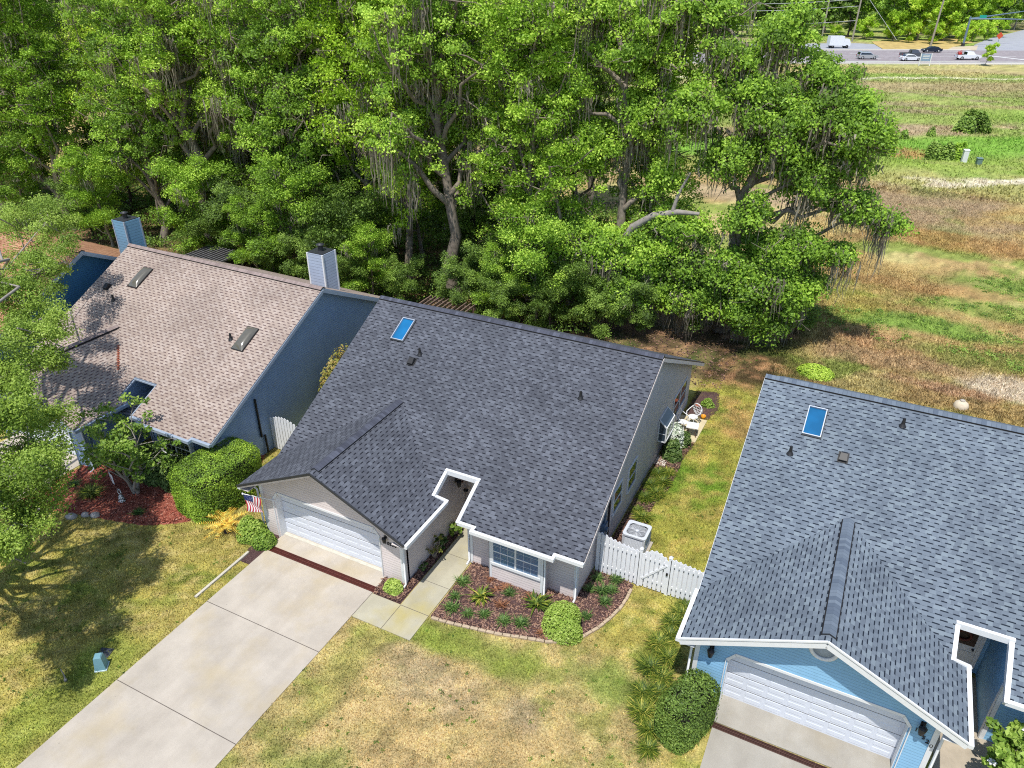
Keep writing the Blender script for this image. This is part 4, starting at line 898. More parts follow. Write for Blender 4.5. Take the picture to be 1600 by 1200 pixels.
# ------------------------------------------------------------------ flag
FL = thing('house_flag', (-.2, -.16, 1.95), 'american flag on a slanted white pole at the garage corner of the taupe house', 'flag')
m = MB(); m.tube([(.25, .0, -.08), (-.75, -.55, .28)], .018, 8); m.lathe([(.03, -.03), (.03, .03), (.002, .05)], 8, (-.76, -.56, .29)); m.build('pole', M['white'], FL)
t = NT('flag_cloth'); uv = t.xyz(t.node('ShaderNodeUVMap').outputs[0]); st_ = t.math('GREATER_THAN', t.math('FRACT', t.math('MULTIPLY', uv[1], 6.5)), .5)
c = t.mix(st_, (.45, .03, .05, 1), (.75, .75, .75, 1)); can = t.math('MULTIPLY', t.math('LESS_THAN', uv[0], .4), t.math('GREATER_THAN', uv[1], .461))
vo = t.node('ShaderNodeTexVoronoi'); vo.inputs['Scale'].default_value = 22; t.lk(t.node('ShaderNodeUVMap').outputs[0], vo.inputs['Vector']); star = t.math('LESS_THAN', vo.outputs['Distance'], .22)
c = t.mix(can, c, t.mix(star, (.01, .025, .14, 1), (.75, .75, .75, 1))); t.set(c, .8)
m = MB(); nu, nv = 14, 8
def fp(i, j):
    u, v = i / nu, j / nv       # u along hang (fly), v along the pole
    bx, by, bz = -.75 + (1 - v) * .55, -.55 + (1 - v) * .30, .28 - (1 - v) * .2
    return (bx + .06 * sin(u * 7 + v * 3) * u + .16 * u * (v - .5), by + .05 * cos(u * 6 + v * 4) * u, bz - .78 * u)
for i in range(nu):
    for j in range(nv):
        m.face([fp(i, j), fp(i + 1, j), fp(i + 1, j + 1), fp(i, j + 1)], [(i / nu, j / nv), ((i + 1) / nu, j / nv), ((i + 1) / nu, (j + 1) / nv), (i / nu, (j + 1) / nv)], 0, True)
m.build('cloth', t.m, FL)

# ------------------------------------------------------------------ patio chairs and table
def round_chair(loc, rz, label):
    C = thing('patio_chair', loc, label, 'chair', 'white metal chairs on the patio slab', rz)
    m = MB(); m.lathe([(.002, .0), (.2, 0), (.23, .012), (.23, -.02), (.002, -.02)], 18, (0, 0, .43)); m.build('seat', M['white'], C)
    m = MB(); br = [(.27 * sin(a), .2 + .10 * (1 + cos(a)) * .5 + .06, .74 - .32 * cos(a)) for a in np.linspace(0, 2 * pi, 22)]
    m.tube(br, .024, 6, cap=False); m.build('back_frame', M['white'], C)
    m = MB()
    for k in range(-2, 3): x = k * .08; h = .3 * math.sqrt(max(.05, 1 - (x / .27) ** 2)); m.tube([(x, .26, .74 - h), (x * 1.1, .29, .74), (x, .33, .74 + h)], .011, 5)
    for k in (-.12, .0, .13): w_ = .25 * math.sqrt(1 - (k / .32) ** 2); m.tube([(-w_, .28 + k * .1, .74 + k), (w_, .28 + k * .1, .74 + k)], .011, 5)
    m.build('back_lattice', M['white'], C)
    for s in (-1, 1):
        m = MB(); m.tube([(s * .26, .27, .86), (s * .33, .1, .72), (s * .31, -.14, .66), (s * .24, -.2, .45)], .022, 6); m.build('arm', M['white'], C)
    for (sx, sy) in ((-1, -1), (1, -1), (-1, 1), (1, 1)):
        m = MB(); m.tube([(sx * .17, sy * .15, .42), (sx * .2, sy * .18, .2), (sx * .24, sy * .22, 0)], .018, 6); m.build('leg', M['white'], C)
    return C
round_chair((12.5, 15.45, .06), R(-25), 'white metal chair with round lattice back facing the small table')
round_chair((12.18, 14.75, .06), R(75), 'white metal chair nearest the house wall on the patio slab')
T = thing('patio_table', (12.72, 14.5, .06), 'small white square table on the patio slab', 'table', None, R(8))
m = MB(); m.box(-.28, .28, -.28, .28, .50, .53); m.build('tabletop', M['white'], T)
for (sx, sy) in ((-1, -1), (1, -1), (-1, 1), (1, 1)):
    m = MB(); m.tube([(sx * .22, sy * .22, .5), (sx * .14, sy * .14, .25), (sx * .24, sy * .24, 0)], .014, 6); m.build('leg', M['copper'], T)
PT = thing('plant_pot', (12.35, 17.1, 0), 'terracotta pot with orange flowers at the rear corner of the taupe house', 'plant pot')
m = MB(); m.lathe([(.002, 0), (.1, 0), (.13, .18), (.15, .19), (.15, .23), (.12, .23), (.11, .2), (.002, .2)], 14); m.build('pot', plain('terracotta', alb(190, 104, 70, .72), .8), PT)
m = MB(); m.lathe([(.002, 0), (.1, 0), (.13, .18), (.11, .18), (.1, .14), (.002, .14)], 12); tag(m.build('flower_pot', plain('orange_glaze', alb(236, 160, 40, .8), .4), None, (12.85, 16.3, .0)), 'small bright orange pot beside the patio slab', 'plant pot')

# ------------------------------------------------------------------ rear pergolas, white dome, field boxes
def pergola(loc, w, label, mat, n=11):
    P = thing('pergola', loc, label, 'pergola')
    for (x, y) in ((0, 0), (w, 0), (0, 2.6), (w, 2.6)):
        m = MB(); m.box(x - .06, x + .06, y - .06, y + .06, 0, 2.3); m.build('post', mat, P)
    for y in (0, 2.6):
        m = MB(); m.box(-.2, w + .2, y - .05, y + .05, 2.3, 2.45); m.build('beam', mat, P)
    for i in range(n):
        x = w * i / (n - 1); m = MB(); m.box(x - .04, x + .04, -.3, 2.9, 2.45, 2.57); m.build('slat', mat, P)
    return P
pergola((-24.6, 17.6, -.6), 3.2, 'grey wooden pergola behind the slate blue house', plain('weathered_wood', alb(120, 118, 122, .7), .9, 0, .3, 6))
pergola((-5.9, 17.9, -1.1), 3.2, 'brown wooden pergola behind the charcoal roof', plain('brown_wood', alb(128, 108, 96, .7), .9, 0, .3, 6))
m = MB(); m.lathe([(.36, 0), (.36, .2), (.3, .35), (.18, .43), (.06, .47), (.002, .48)], 20); dm = m.build('septic_dome', plain('bone_white', alb(226, 210, 184, .8), .8, 0, .1), None, (24.5, 23.4, -.08)); tag(dm, 'bone white rounded dome behind the slate shingle roof', 'dome')
m = MB(); m.lathe([(.12, 0), (.12, .05), (.002, .06)], 12, (0, 0, .47)); m.build('cap', M['conc'], dm)
def ubox(name, loc, label, mat, w, d, h, rz=0):
    B = thing(name, loc, label, 'utility box', None, rz)
    m = MB(); m.box(-w / 2, w / 2, -d / 2, d / 2, .12, h); m.build('cabinet', mat, B)
    m = MB(); m.faces([(-w / 2 - .04, -d / 2 - .04, h), (w / 2 + .04, -d / 2 - .04, h), (w / 2 + .04, d / 2 + .04, h + .08), (-w / 2 - .04, d / 2 + .04, h + .08)], [(0, 1, 2, 3)]); m.box(-w / 2 - .04, w / 2 + .04, -d / 2 - .04, d / 2 + .04, h - .03, h + .0); m.build('lid', mat, B)
    m = MB(); m.box(-w / 2 - .08, w / 2 + .08, -d / 2 - .08, d / 2 + .08, -.2, .12); m.build('plinth', M['conc'], B)
ubox('utility_box', (26.1, 85.4, -.1), 'white upright utility box beside the dark field bushes', M['white'], .55, .4, 1.5, R(20))
ubox('utility_box', (27.6, 85.0, -.1), 'grey green utility box right of the white one in the field', plain('grey_green', alb(120, 146, 140, .72), .6), .55, .45, .8, R(20))
# ------------------------------------------------------------------ foliage tools
def rnd_unit(rs, n):
    v = rs.normal(size=(n, 3)); return v / np.linalg.norm(v, axis=1)[:, None]
def leaf_quads(P, N, size, rs, aspect=.62):
    """rhombic leaves at P with normals N"""
    n = len(P); a = rnd_unit(rs, n); u = np.cross(N, a); u /= (np.linalg.norm(u, axis=1)[:, None] + 1e-9); w = np.cross(N, u)
    s = (size * (.65 + .7 * rs.rand(n)))[:, None]
    v = np.stack([P - u * s, P + w * s * aspect + N * s * .12, P + u * s, P - w * s * aspect + N * s * .12], 1).reshape(-1, 3)
    return v, np.arange(4 * n).reshape(n, 4)
def cluster_leaves(C, rad, per, size, rs, flat=.95, shell=.5, up=.3):
    """leaves on the outsides of clumps centred at C (n,3) with radii rad (n,)"""
    k = np.repeat(np.arange(len(C)), per); n = len(k); d = rnd_unit(rs, n)
    d[:, 2] = np.where(d[:, 2] < -.3, -d[:, 2] * .6, d[:, 2])
    r = rad[k] * (shell + (1 - shell) * rs.rand(n) ** .6) * (.8 + .4 * rs.rand(n))
    P = C[k] + d * r[:, None] * np.array([1, 1, flat]) + rs.normal(size=(n, 3)) * rad[k][:, None] * .14
    N = d * (1 - up) + np.array([0, -.4, up]) + rnd_unit(rs, n) * .8; N /= np.linalg.norm(N, axis=1)[:, None]
    v, q = leaf_quads(P, N, size, rs)
    ct = rs.rand(len(C)) * .5
    tint = np.clip(.06 + ct[k] + .46 * rs.rand(n), 0, 1)
    return v, q, tint
def strips(P0, P1, w, rs, seg=3, wav=.12):
    """hanging ribbons (moss) from P0 to P1"""
    n = len(P0); vs = []; base = np.arange(n) * (seg + 1) * 2; a = rs.rand(n) * pi; dx = np.stack([np.cos(a), np.sin(a), np.zeros(n)], 1)
    for s in range(seg + 1):
        f = s / seg; c = P0 * (1 - f) + P1 * f + rnd_unit(rs, n) * wav * (f > 0)
        ww = (w * (1 - f ** 2 * .85))[:, None]; vs.append(c - dx * ww); vs.append(c + dx * ww)
    v = np.stack(vs, 1).reshape(-1, 3); q = []
    for s in range(seg): q.append(np.stack([base + 2 * s, base + 2 * s + 1, base + 2 * s + 3, base + 2 * s + 2], 1))
    q = np.stack(q, 1).reshape(-1, 4); return v, q
def curve(a, b, sag, rs, n=5, jit=.06):
    a = np.array(a, float); b = np.array(b, float); L = np.linalg.norm(b - a); out = []
    for i in range(n + 1):
        f = i / n; p = a * (1 - f) + b * f; p[2] += sag * 4 * f * (1 - f) * L
        if 0 < i < n: p += rs.normal(size=3) * jit * L
        out.append(p)
    return out

def tree_meshes(seed, H, Rc, zc0, ncl, per, lsize, leafmat, barkmat=None, moss=120, trunk_r=.28, lean=(0, 0), clr=(.55, 1.05), shape='oak', limbs=9, mossl=1.2, fork=.35, centres=None, deadwood=0, wide=0, twigs=0):
    """one tree variety: trunk with limbs, crown of leaf clumps, hanging moss"""
    rs = np.random.RandomState(seed); barkmat = barkmat or M['bark']
    m = MB(); top = np.array([lean[0], lean[1], H * .86]); tr = curve((0, 0, -.3), top, .0, rs, 7, .018)
    m.tube(tr, [trunk_r * (1.25 if i == 0 else 1) * (1 - .82 * i / 7) for i in range(8)], 9)
    tr = np.array(tr); C = []; rad = []
    if centres is None:
        per_l = max(3, ncl // (limbs + 2))
        for i in range(limbs):
            f = zc0 / H + (.92 - zc0 / H) * (i + .4 * rs.rand()) / limbs; s = tr[0] * 0 + np.array([np.interp(f * H, tr[:, 2], tr[:, k]) for k in range(3)])
            a = i * 2.4 + rs.rand() * .9; g_ = (f * H - zc0) / (H - zc0)
            if shape == 'oak': L = Rc * (.75 + .35 * rs.rand()) * math.sqrt(max(.08, 1 - (g_ * 1.0 - .25) ** 2 * 1.1)); rise = .35 + .5 * g_
            elif shape == 'tall': L = Rc * (.55 + .5 * rs.rand()) * (1.1 - .6 * g_); rise = 1.0 + .7 * rs.rand()
            else: L = Rc * (.8 + .3 * rs.rand()) * (1.05 - .75 * g_); rise = .25 + .5 * g_
            e = s + np.array([cos(a) * L, sin(a) * L, rise * L]); e[2] = min(e[2], H * 1.02)
            cv = curve(s, e, .06, rs, 5, .045); r0 = trunk_r * .42 * (1.1 - .6 * g_)
            m.tube(cv, [r0 * (1 - .78 * k / 5) for k in range(6)], 6)
            cv = np.array(cv)
            for k in range(per_l):
                tt = .35 + .7 * rs.rand(); b = np.array([np.interp(min(tt, 1) * 5, range(6), cv[:, q]) for q in range(3)])
                off = rnd_unit(rs, 1)[0] * Rc * .34 * (.4 + .8 * rs.rand()); off[2] = off[2] * (1.5 if shape == 'tall' else .7) + .10 * Rc
                c = b + off
                C.append(c); rad.append(rs.uniform(*clr))
                if k % 3 == 0: m.tube([b, (b + c) / 2 + rs.normal(size=3) * .08, c], [r0 * .35, r0 * .2, r0 * .08], 4)
        for k in range(per_l): 
            c = tr[-1] + rnd_unit(rs, 1)[0] * np.array([Rc * .5, Rc * .5, H * .09]); c[2] += H * .03; C.append(c); rad.append(rs.uniform(*clr))
    else:
        for (cx, cy, cz, rr, nn) in centres:
            e = np.array([cx, cy, cz]); f = min(.85, max(.25, (cz - rr * .6) / H - .08)); s = np.array([np.interp(f * H, tr[:, 2], tr[:, k]) for k in range(3)])
            cv = curve(s, e, .08, rs, 6, .05); r0 = trunk_r * .42; m.tube(cv, [r0 * (1 - .8 * k / 6) for k in range(7)], 7)
            for k in range(nn):
                c = e + rnd_unit(rs, 1)[0] * rr * (.35 + .75 * rs.rand()) * np.array([1, 1, .8]); C.append(c); rad.append(rs.uniform(*clr))
                if k % 2 == 0: m.tube([e + rs.normal(size=3) * .3, (e + c) / 2 + rs.normal(size=3) * .15, c], [r0 * .3, r0 * .18, r0 * .06], 4)
    for k in range(deadwood):
        i = rs.randint(len(C)); a = C[i]; b = a + rnd_unit(rs, 1)[0] * np.array([2.0, 2.0, 1.2]) * (.6 + rs.rand())
        pts = curve(a, b, .05, rs, 4, .1); m.tube(pts, [.05, .04, .03, .02, .01], 4)
    C = np.array(C); rad = np.array(rad)
    for k in range(twigs):
        i = rs.randint(len(C)); a = C[i] - np.array([0, 0, rad[i] * .4]); d = rnd_unit(rs, 1)[0]; d[2] = abs(d[2]) * .4; b = a + d * rad[i] * 1.5; m.tube([a, (a + b) / 2 + rs.normal(size=3) * .08, b], [.022, .015, .006], 3, cap=False)
    tme = bpy.data.meshes.new('trunk'); tme.from_pydata(m.v, [], m.f); tme.materials.append(barkmat); tme.polygons.foreach_set('use_smooth', [True] * len(m.f)); tme.update()
    v, q, ti = cluster_leaves(C, rad, per, lsize, rs)
    cme = np_mesh('crown', v, q, leafmat, attr=ti)
    out = [('trunk', tme), ('crown', cme)]
    if moss:
        ex = np.sqrt(((C[:, :2]) ** 2).sum(1)); k = rs.randint(0, len(C), moss // 6); cent = C[k] + rnd_unit(rs, len(k)) * rad[k][:, None] * .6
        P0 = np.repeat(cent, 22, 0) + rs.normal(size=(len(k) * 22, 3)) * np.array([.26, .26, .16]); L = np.repeat(mossl * (.2 + rs.rand(len(k)) ** 2.2 * 1.3), 22) * (.25 + .9 * rs.rand(len(P0)))
        P1 = P0.copy(); P1[:, 2] -= L
        v, q = strips(P0, P1, .014 + .036 * rs.rand(len(P0)), rs, 4, .10); out.append(('moss_fronds', np_mesh('moss_fronds', v, q, M['moss'], attr=np.clip(rs.rand(len(q)) * .6 + .2, 0, 1))))
    return out
def plant_tree(parts, name, label, cat, loc, rz=0, sc=1.0, group=None):
    T_ = thing(name, loc, label, cat, group, rz); T_.scale = (sc, sc, sc) if not hasattr(sc, '__len__') else sc
    for nm, me in parts: link(nm, me, T_)
    return T_
def bush_mesh(seed, rx, ry, h, n, lsize, mat, lumps=14, amp=.16, flatten=.0, box=2.0, low=.05, up=.3):
    """dense clipped or loose shrub: leaves over a lumpy rounded surface and a stem inside"""
    rs = np.random.RandomState(seed); d = rnd_unit(rs, n); d[:, 2] = np.abs(d[:, 2]) * 1.0 - low * rs.rand(n)
    if box != 2: k = (np.abs(d[:, 0]) ** box + np.abs(d[:, 1]) ** box + np.abs(d[:, 2]) ** box) ** (-1 / box); d2 = d * k[:, None]
    else: d2 = d
    L = rnd_unit(rs, lumps); L[:, 2] = np.abs(L[:, 2]); bumpv = np.max(np.clip((d @ L.T - .72) / .28, 0, 1), axis=1)
    r = 1 + amp * (bumpv - .5) - .28 * rs.rand(n) ** 2.2
    P = d2 * r[:, None] * np.array([rx, ry, h]); N = d * .7 + rnd_unit(rs, n) * .55 + np.array([0, 0, up]); N /= np.linalg.norm(N, axis=1)[:, None]
    v, q = leaf_quads(P, N, lsize, rs); ti = np.clip(.25 + .25 * bumpv + .5 * rs.rand(n), 0, 1)
    return np_mesh('foliage', v, q, mat, attr=ti)
def hedge_mesh(seed, rx, ry, h, n, lsize, mat, p=4.0, rr=.28):
    """clipped hedge: flat rough top, near-vertical sides, rounded shoulders"""
    rs = np.random.RandomState(seed); top = rs.rand(n) < (rx * ry * 3.4) / (rx * ry * 3.4 + 2 * (rx + ry) * 1.8 * h)
    a = rs.rand(n) * 2 * pi; ca, sa = np.cos(a), np.sin(a); k = (np.abs(ca) ** p + np.abs(sa) ** p) ** (-1 / p)
    r = np.where(top, np.sqrt(rs.rand(n)), 1.0); x = ca * k * r * rx; y = sa * k * r * ry
    e = np.clip((r - (1 - rr / min(rx, ry))) / (rr / min(rx, ry)), 0, 1)
    zt = h - rr * (1 - np.sqrt(np.clip(1 - e ** 2, 0, 1))); z = np.where(top, zt, rs.rand(n) * (h - rr * .9))
    nb = fbm(x + 5, y + z, 1.3, 3, seed) - .5; nx = np.where(top, ca * e, ca); ny = np.where(top, sa * e, sa); nz = np.where(top, 1.01 - e, .12)
    N = np.stack([nx, ny, nz], 1); N /= np.linalg.norm(N, axis=1)[:, None]; P = np.stack([x, y, z], 1) + N * (nb * .13 - .15 * rs.rand(n)[:] ** 3)[:, None]
    q = rs.rand(n) < .03; P[q] += N[q] * .07
    N = N * .8 + rnd_unit(rs, n) * .6; N /= np.linalg.norm(N, axis=1)[:, None]
    v, f = leaf_quads(P, N, lsize, rs); return np_mesh('foliage', v, f, mat, attr=np.clip(.3 + nb + .5 * (rs.rand(n) - .3), 0, 1))
def core_mesh(rx, ry, h, box=2.0):
    m = MB(); n = 16
    for j in range(7):
        for i in range(n):
            th = 2 * pi * i / n; ph = (pi / 2) * j / 6; d = np.array([cos(th) * cos(ph), sin(th) * cos(ph), sin(ph)]); k = (np.abs(d) ** box).sum() ** (-1 / box); m.v.append(tuple(d * k * np.array([rx, ry, h]) * .80))
    for j in range(6):
        for i in range(n): m.f.append((j * n + i, j * n + (i + 1) % n, (j + 1) * n + (i + 1) % n, (j + 1) * n + i)); m.uv.append(None); m.m.append(0); m.sm.append(True)
    me = bpy.data.meshes.new('twigs'); me.from_pydata(m.v, [], m.f); me.materials.append(M['twig']); me.update(); return me
M['twig'] = plain('dark_twigs', (.022, .024, .014, 1), .95, 0, .3, 12)
def bush(name, label, cat, loc, rx, ry, h, n, lsize, mat, seed=0, rz=0, group=None, **kw):
    B = thing(name, loc, label, cat, group, rz)
    clip = kw.pop('clip', False)
    link('foliage', hedge_mesh(seed, rx, ry, h, n, lsize, mat) if clip else bush_mesh(seed, rx, ry, h, n, lsize, mat, **kw), B); link('twigs', core_mesh(rx, ry, h * (1.1 if clip else 1), 5.0 if clip else kw.get('box', 2.0)), B)
    return B
def strap_mesh(seed, n, L, w, mat, spread=.75, name='leaves'):
    """arching strap leaves from one root (daylily, liriope, agave)"""
    rs = np.random.RandomState(seed); a = rs.rand(n) * 2 * pi; el = R(80) - rs.rand(n) * R(60) * spread; ln = L * (.6 + .6 * rs.rand(n)); vs = []
    d = np.stack([np.cos(a), np.sin(a)], 1); px = np.stack([-d[:, 1], d[:, 0]], 1); root = rs.normal(size=(n, 2)) * L * .12
    for s, f in enumerate((0, .35, .7, 1.0)):
        hor = ln * np.cos(el) * f + ln * .28 * f * f; z = ln * np.sin(el) * f * (1 - .52 * f) + .01; ww = w * (.8, 1, .8, .08)[s]
        c = root + d * hor[:, None]
        for sg in (-1, 1): vs.append(np.concatenate([c + px * ww * sg, z[:, None]], 1))
    v = np.stack(vs, 1).reshape(-1, 3); b = np.arange(n) * 8; q = np.stack([np.stack([b + 2 * s, b + 2 * s + 1, b + 2 * s + 3, b + 2 * s + 2], 1) for s in range(3)], 1).reshape(-1, 4)
    return np_mesh(name, v, q, mat, attr=np.repeat(rs.rand(n), 3))

# ------------------------------------------------------------------ garden plants
bush('boxy_hedge', 'large clipped bright green hedge left of the garage', 'hedge', (-4.0, .72, 0), 1.22, 1.72, 2.05, 42000, .030, M['hedge'], 1, R(-4), clip=True)
bush('round_bush', 'round clipped bright green bush in the curved front bed', 'bush', (11.92, .58, 0), .66, .62, .95, 6500, .036, M['gleafl'], 2, box=2.4, amp=.32, lumps=20)
bush('box_hedge', 'clipped dark green box hedge left of the blue garage', 'hedge', (16.62, -1.25, 0), .60, 1.0, 1.6, 19000, .030, M['boxw'], 3, R(-20), clip=True)
bush('garage_bush', 'bright green rounded bush at the left garage corner', 'bush', (-1.0, -.62, 0), .58, .52, .9, 3000, .05, M['gleafl'], 4, amp=.3)
bush('garage_shrub', 'darker loose shrub between the bright bush and the driveway', 'bush', (-.3, -.78, 0), .46, .42, .62, 1800, .045, M['gleaf'], 5, amp=.35)
bush('corner_shrub', 'small bright green shrub at the right garage corner', 'bush', (5.66, -.56, .03), .34, .32, .46, 1200, .04, M['gleafl'], 6, amp=.3)
bush('rear_bush', 'clipped yellow green bush behind the slate shingle roof', 'bush', (17.3, 23.6, 0), 1.0, .7, .6, 4000, .05, M['hedge'], 7, amp=.15)
bush('dark_shrub', 'dark green shrub mass under the multi stemmed tree', 'bush', (-8.2, .55, 0), 1.5, .9, 1.25, 5200, .06, M['gleafd'], 8, amp=.35)
bush('entry_shrub', 'dark green shrub behind the multi stemmed tree by the window', 'bush', (-6.3, .75, 0), 1.3, .8, 1.15, 4200, .06, M['gleafd'], 9, amp=.35)
bush('yellow_shrub', 'tall yellow green shrub between the slate blue wall and the charcoal roof', 'shrub', (-2.9, 8.3, 0), 1.25, 1.35, 3.3, 7000, .065, M['ylw'], 10, amp=.55, lumps=22, up=.2)
bush('side_shrub', 'dark green leafy shrub below the box window', 'bush', (12.4, 12.3, 0), .42, .5, .85, 1500, .065, M['gleafd'], 11, amp=.4)
bush('silver_shrub', 'silvery grey green shrub beside the box window', 'bush', (12.22, 13.1, 0), .42, .5, 1.2, 2000, .05, M['silver'], 12, amp=.4)
bush('patio_shrub', 'dark green shrub at the corner of the patio slab', 'bush', (12.6, 13.45, 0), .3, .34, .8, 1000, .06, M['gleafd'], 13, amp=.4)
bush('rear_pot_plant', 'small green plant in the mulch at the rear corner', 'plant', (12.75, 17.6, 0), .34, .3, .4, 500, .05, M['gleaf'], 14, amp=.4)
# white-flowered shrub by the blue house walk
def loose_shrub(name, label, loc, H, Rr, seed, mat, n=40, per=60, ls=.06, flowers=0, cat='shrub', stems=6):
    rs = np.random.RandomState(seed); T_ = thing(name, loc, label, cat); m = MB(); C = []
    for i in range(stems):
        a = i * 2 * pi / stems + rs.rand(); e = np.array([cos(a) * Rr * .8, sin(a) * Rr * .8, H * (.7 + .3 * rs.rand())]); cv = curve((0, 0, 0), e, .08, rs, 4, .05); m.tube(cv, [.03, .026, .02, .014, .008], 5)
        for k in range(n // stems): f = .4 + .6 * rs.rand(); p = np.array([np.interp(f * 4, range(5), np.array(cv)[:, q]) for q in range(3)]); C.append(p + rs.normal(size=3) * Rr * .2)
    C = np.array(C); me = bpy.data.meshes.new('stems'); me.from_pydata(m.v, [], m.f); me.materials.append(M['bark']); me.update(); link('stems', me, T_)
    v, q, ti = cluster_leaves(C, np.full(len(C), Rr * .22), per, ls, rs, .8); link('foliage', np_mesh('foliage', v, q, mat, attr=ti), T_)
    for k in range(flowers):
        c = C[rs.randint(len(C))] + np.array([0, -.1, .15]); fm = MB()
        for j in range(6): a = j * pi / 3; fm.faces([(c[0], c[1], c[2]), (c[0] + .1 * cos(a - .4), c[1] + .1 * sin(a - .4), c[2] + .05), (c[0] + .13 * cos(a), c[1] + .13 * sin(a), c[2] + .03), (c[0] + .1 * cos(a + .4), c[1] + .1 * sin(a + .4), c[2] + .05)], [(0, 1, 2, 3)])
        fm.build('flower', M['white'], T_)
    return T_
loose_shrub('flowering_shrub', 'glossy green shrub with white flowers beside the blue house walk', (25.0, .75, 0), 2.0, .85, 21, M['gleaf'], 54, 50, .085, 5)
loose_shrub('lower_shrub', 'yellow green feathery shrub at the right corner of the blue garage', (23.75, -.95, 0), .9, .4, 22, M['gleafl'], 24, 60, .05)
loose_shrub('right_edge_shrub', 'grey green shrub at the right border of the photo', (26.1, 1.1, 0), 1.1, .6, 23, M['silver'], 30, 50, .06)
loose_shrub('bare_shrub', 'sparse twiggy shrub in the strip beside the walkway', (6.1, 1.55, 0), .95, .34, 24, M['ylw'], 16, 14, .045)
loose_shrub('walk_shrub', 'leafy green shrub in the strip beside the walkway', (6.14, 2.1, 0), .6, .3, 25, M['gleafd'], 20, 30, .05)
loose_shrub('entry_plant', 'pale green broad leaved plant at the entry corner', (6.12, 3.1, 0), .5, .3, 26, M['gleafl'], 14, 24, .07)
loose_shrub('low_walk_plant', 'small dark plant low against the garage wall by the walkway', (6.05, .85, 0), .35, .2, 27, M['gleafd'], 12, 20, .04)
# strap-leaved clumps
lily = strap_mesh(1, 420, .44, .009, M['blade'], .9); lil2 = strap_mesh(2, 120, .46, .013, M['bladeg']); aga = strap_mesh(3, 60, .42, .026, M['blade'], .9)
def strap(me, name, label, loc, sc=1, rz=0, group=None, cat='plant'):
    o = link(name, me, None, loc); o.rotation_euler = (0, 0, rz); o.scale = (sc,) * 3; return tag(o, label, cat, group)
ax = [(8.72, .55, 'spiky yellow green clump in the middle left of the curved bed', 1.2), (10.62, 1.12, 'large spiky yellow green clump below the bay window', 1.3)]
for x, y, l, s in ax: strap(aga, 'spiky_plant', l, (x, y, .04), s, x, 'spiky yellow green plants in the curved bed')
gr = [(7.77, .88), (7.85, .15), (8.04, -.4), (8.66, -.38), (9.2, -.15), (9.95, -.12), (10.54, .06), (9.55, 1.16), (12.42, 1.38), (12.1, 3.29), (12.75, 3.5), (12.79, 2.95), (12.78, 2.3), (12.07, 2.65), (10.95, 1.2), (12.5, 2.75)]
for i, (x, y) in enumerate(gr): strap(lil2, 'grassy_plant', 'small grassy green plant in the brown mulch of the curved front bed', (x, y, .04), .62 + .3 * random.Random(i).random(), i, 'grassy plants in the curved front bed')
strap(strap_mesh(9, 60, .34, .012, M['rust']), 'reddish_plant', 'reddish brown dry plant in the middle of the curved bed', (9.55, .5, .04), 1)
for i, (x, y) in enumerate([(9.0, 1.1), (9.3, 1.35), (8.6, 1.45), (10.3, 1.35), (11.3, -.0)]): strap(strap_mesh(30 + i, 50, .26, .014, M['rust'], 1.2), 'rusty_plant', 'low rusty orange dry plant in the curved front bed', (x, y, .03), 1, i, 'rusty dry plants in the curved front bed')
for i, (x, y, s) in enumerate([(15.35, 3.0, 1), (15.2, 2.45, 1.1), (15.3, 1.9, 1), (15.05, 1.35, 1.15), (15.5, .9, 1.1), (15.1, .25, 1.2), (15.55, .05, 1.1), (15.2, -.75, 1.15), (15.6, -.55, 1.1), (15.35, -1.45, 1.2), (15.75, -1.9, 1.05), (15.9, -2.5, .9), (15.45, 3.4, .9)]):
    strap(lily, 'daylily', 'yellow green daylily clump in the row left of the blue house', (x, y, 0), s, i * 1.3, 'daylilies left of the blue house')
for i, (x, y, s) in enumerate([(12.55, 7.4, 1.05), (12.2, 7.75, .8), (12.25, 8.7, 1.1), (12.55, 9.2, 1.15), (12.2, 9.7, 1.1), (12.6, 10.1, 1.1), (12.25, 10.6, 1.1), (12.6, 10.9, .9)]):
    strap(lily, 'daylily', 'yellow green daylily clump along the side wall of the taupe house', (x, y, 0), s, i * 1.7, 'daylilies along the side wall')
strap(lily, 'grass_clump', 'dark green arching grass clump in the red bed', (-9.1, -1.75, .03), 1.35, 0)
for i, (x, y) in enumerate([(-10.3, -1.6), (-6.2, -1.7)]): strap(lil2, 'bed_plant', ['small dark plant at the left of the red bed', 'small dark plant near the hedge in the red bed'][i], (x, y, .03), .8, i)
# sago palm
SP = thing('sago_palm', (-2.15, -.85, 0), 'yellowed sago palm beside the clipped hedge', 'palm')
m = MB(); m.lathe([(.002, .3), (.1, .28), (.13, .15), (.15, 0)], 10); m.build('trunk', M['barkdark'], SP)
rs = np.random.RandomState(5); vs = []; qs = []; k = 0; tt = []
for i in range(17):
    a = i * 2.4; L = .85 + .2 * rs.rand(); e0 = R(75 - 60 * (i / 17)); pts = [np.array([cos(a) * (L * f * cos(e0) + .25 * f * f * L), sin(a) * (L * f * cos(e0) + .25 * f * f * L), .28 + L * sin(e0) * f * (1 - .5 * f) - .1 * f * f]) for f in np.linspace(.1, 1, 14)]
    pd = np.array([-sin(a), cos(a), 0])
    for p in pts:
        ff = np.linalg.norm(p[:2]) / (L * 1.2); ll = .17 * (1 - ff * .6)
        for s in (-1, 1):
            tip = p + pd * s * ll + np.array([cos(a), sin(a), .3]) * .06; w = np.array([cos(a), sin(a), 0]) * .018
            vs += [p - w, p + w, tip + w * .3, tip - w * .3]; qs.append((k, k + 1, k + 2, k + 3)); k += 4; tt.append(rs.rand())
link('fronds', np_mesh('fronds', np.array(vs), np.array(qs), M['sago'], attr=np.array(tt)), SP)

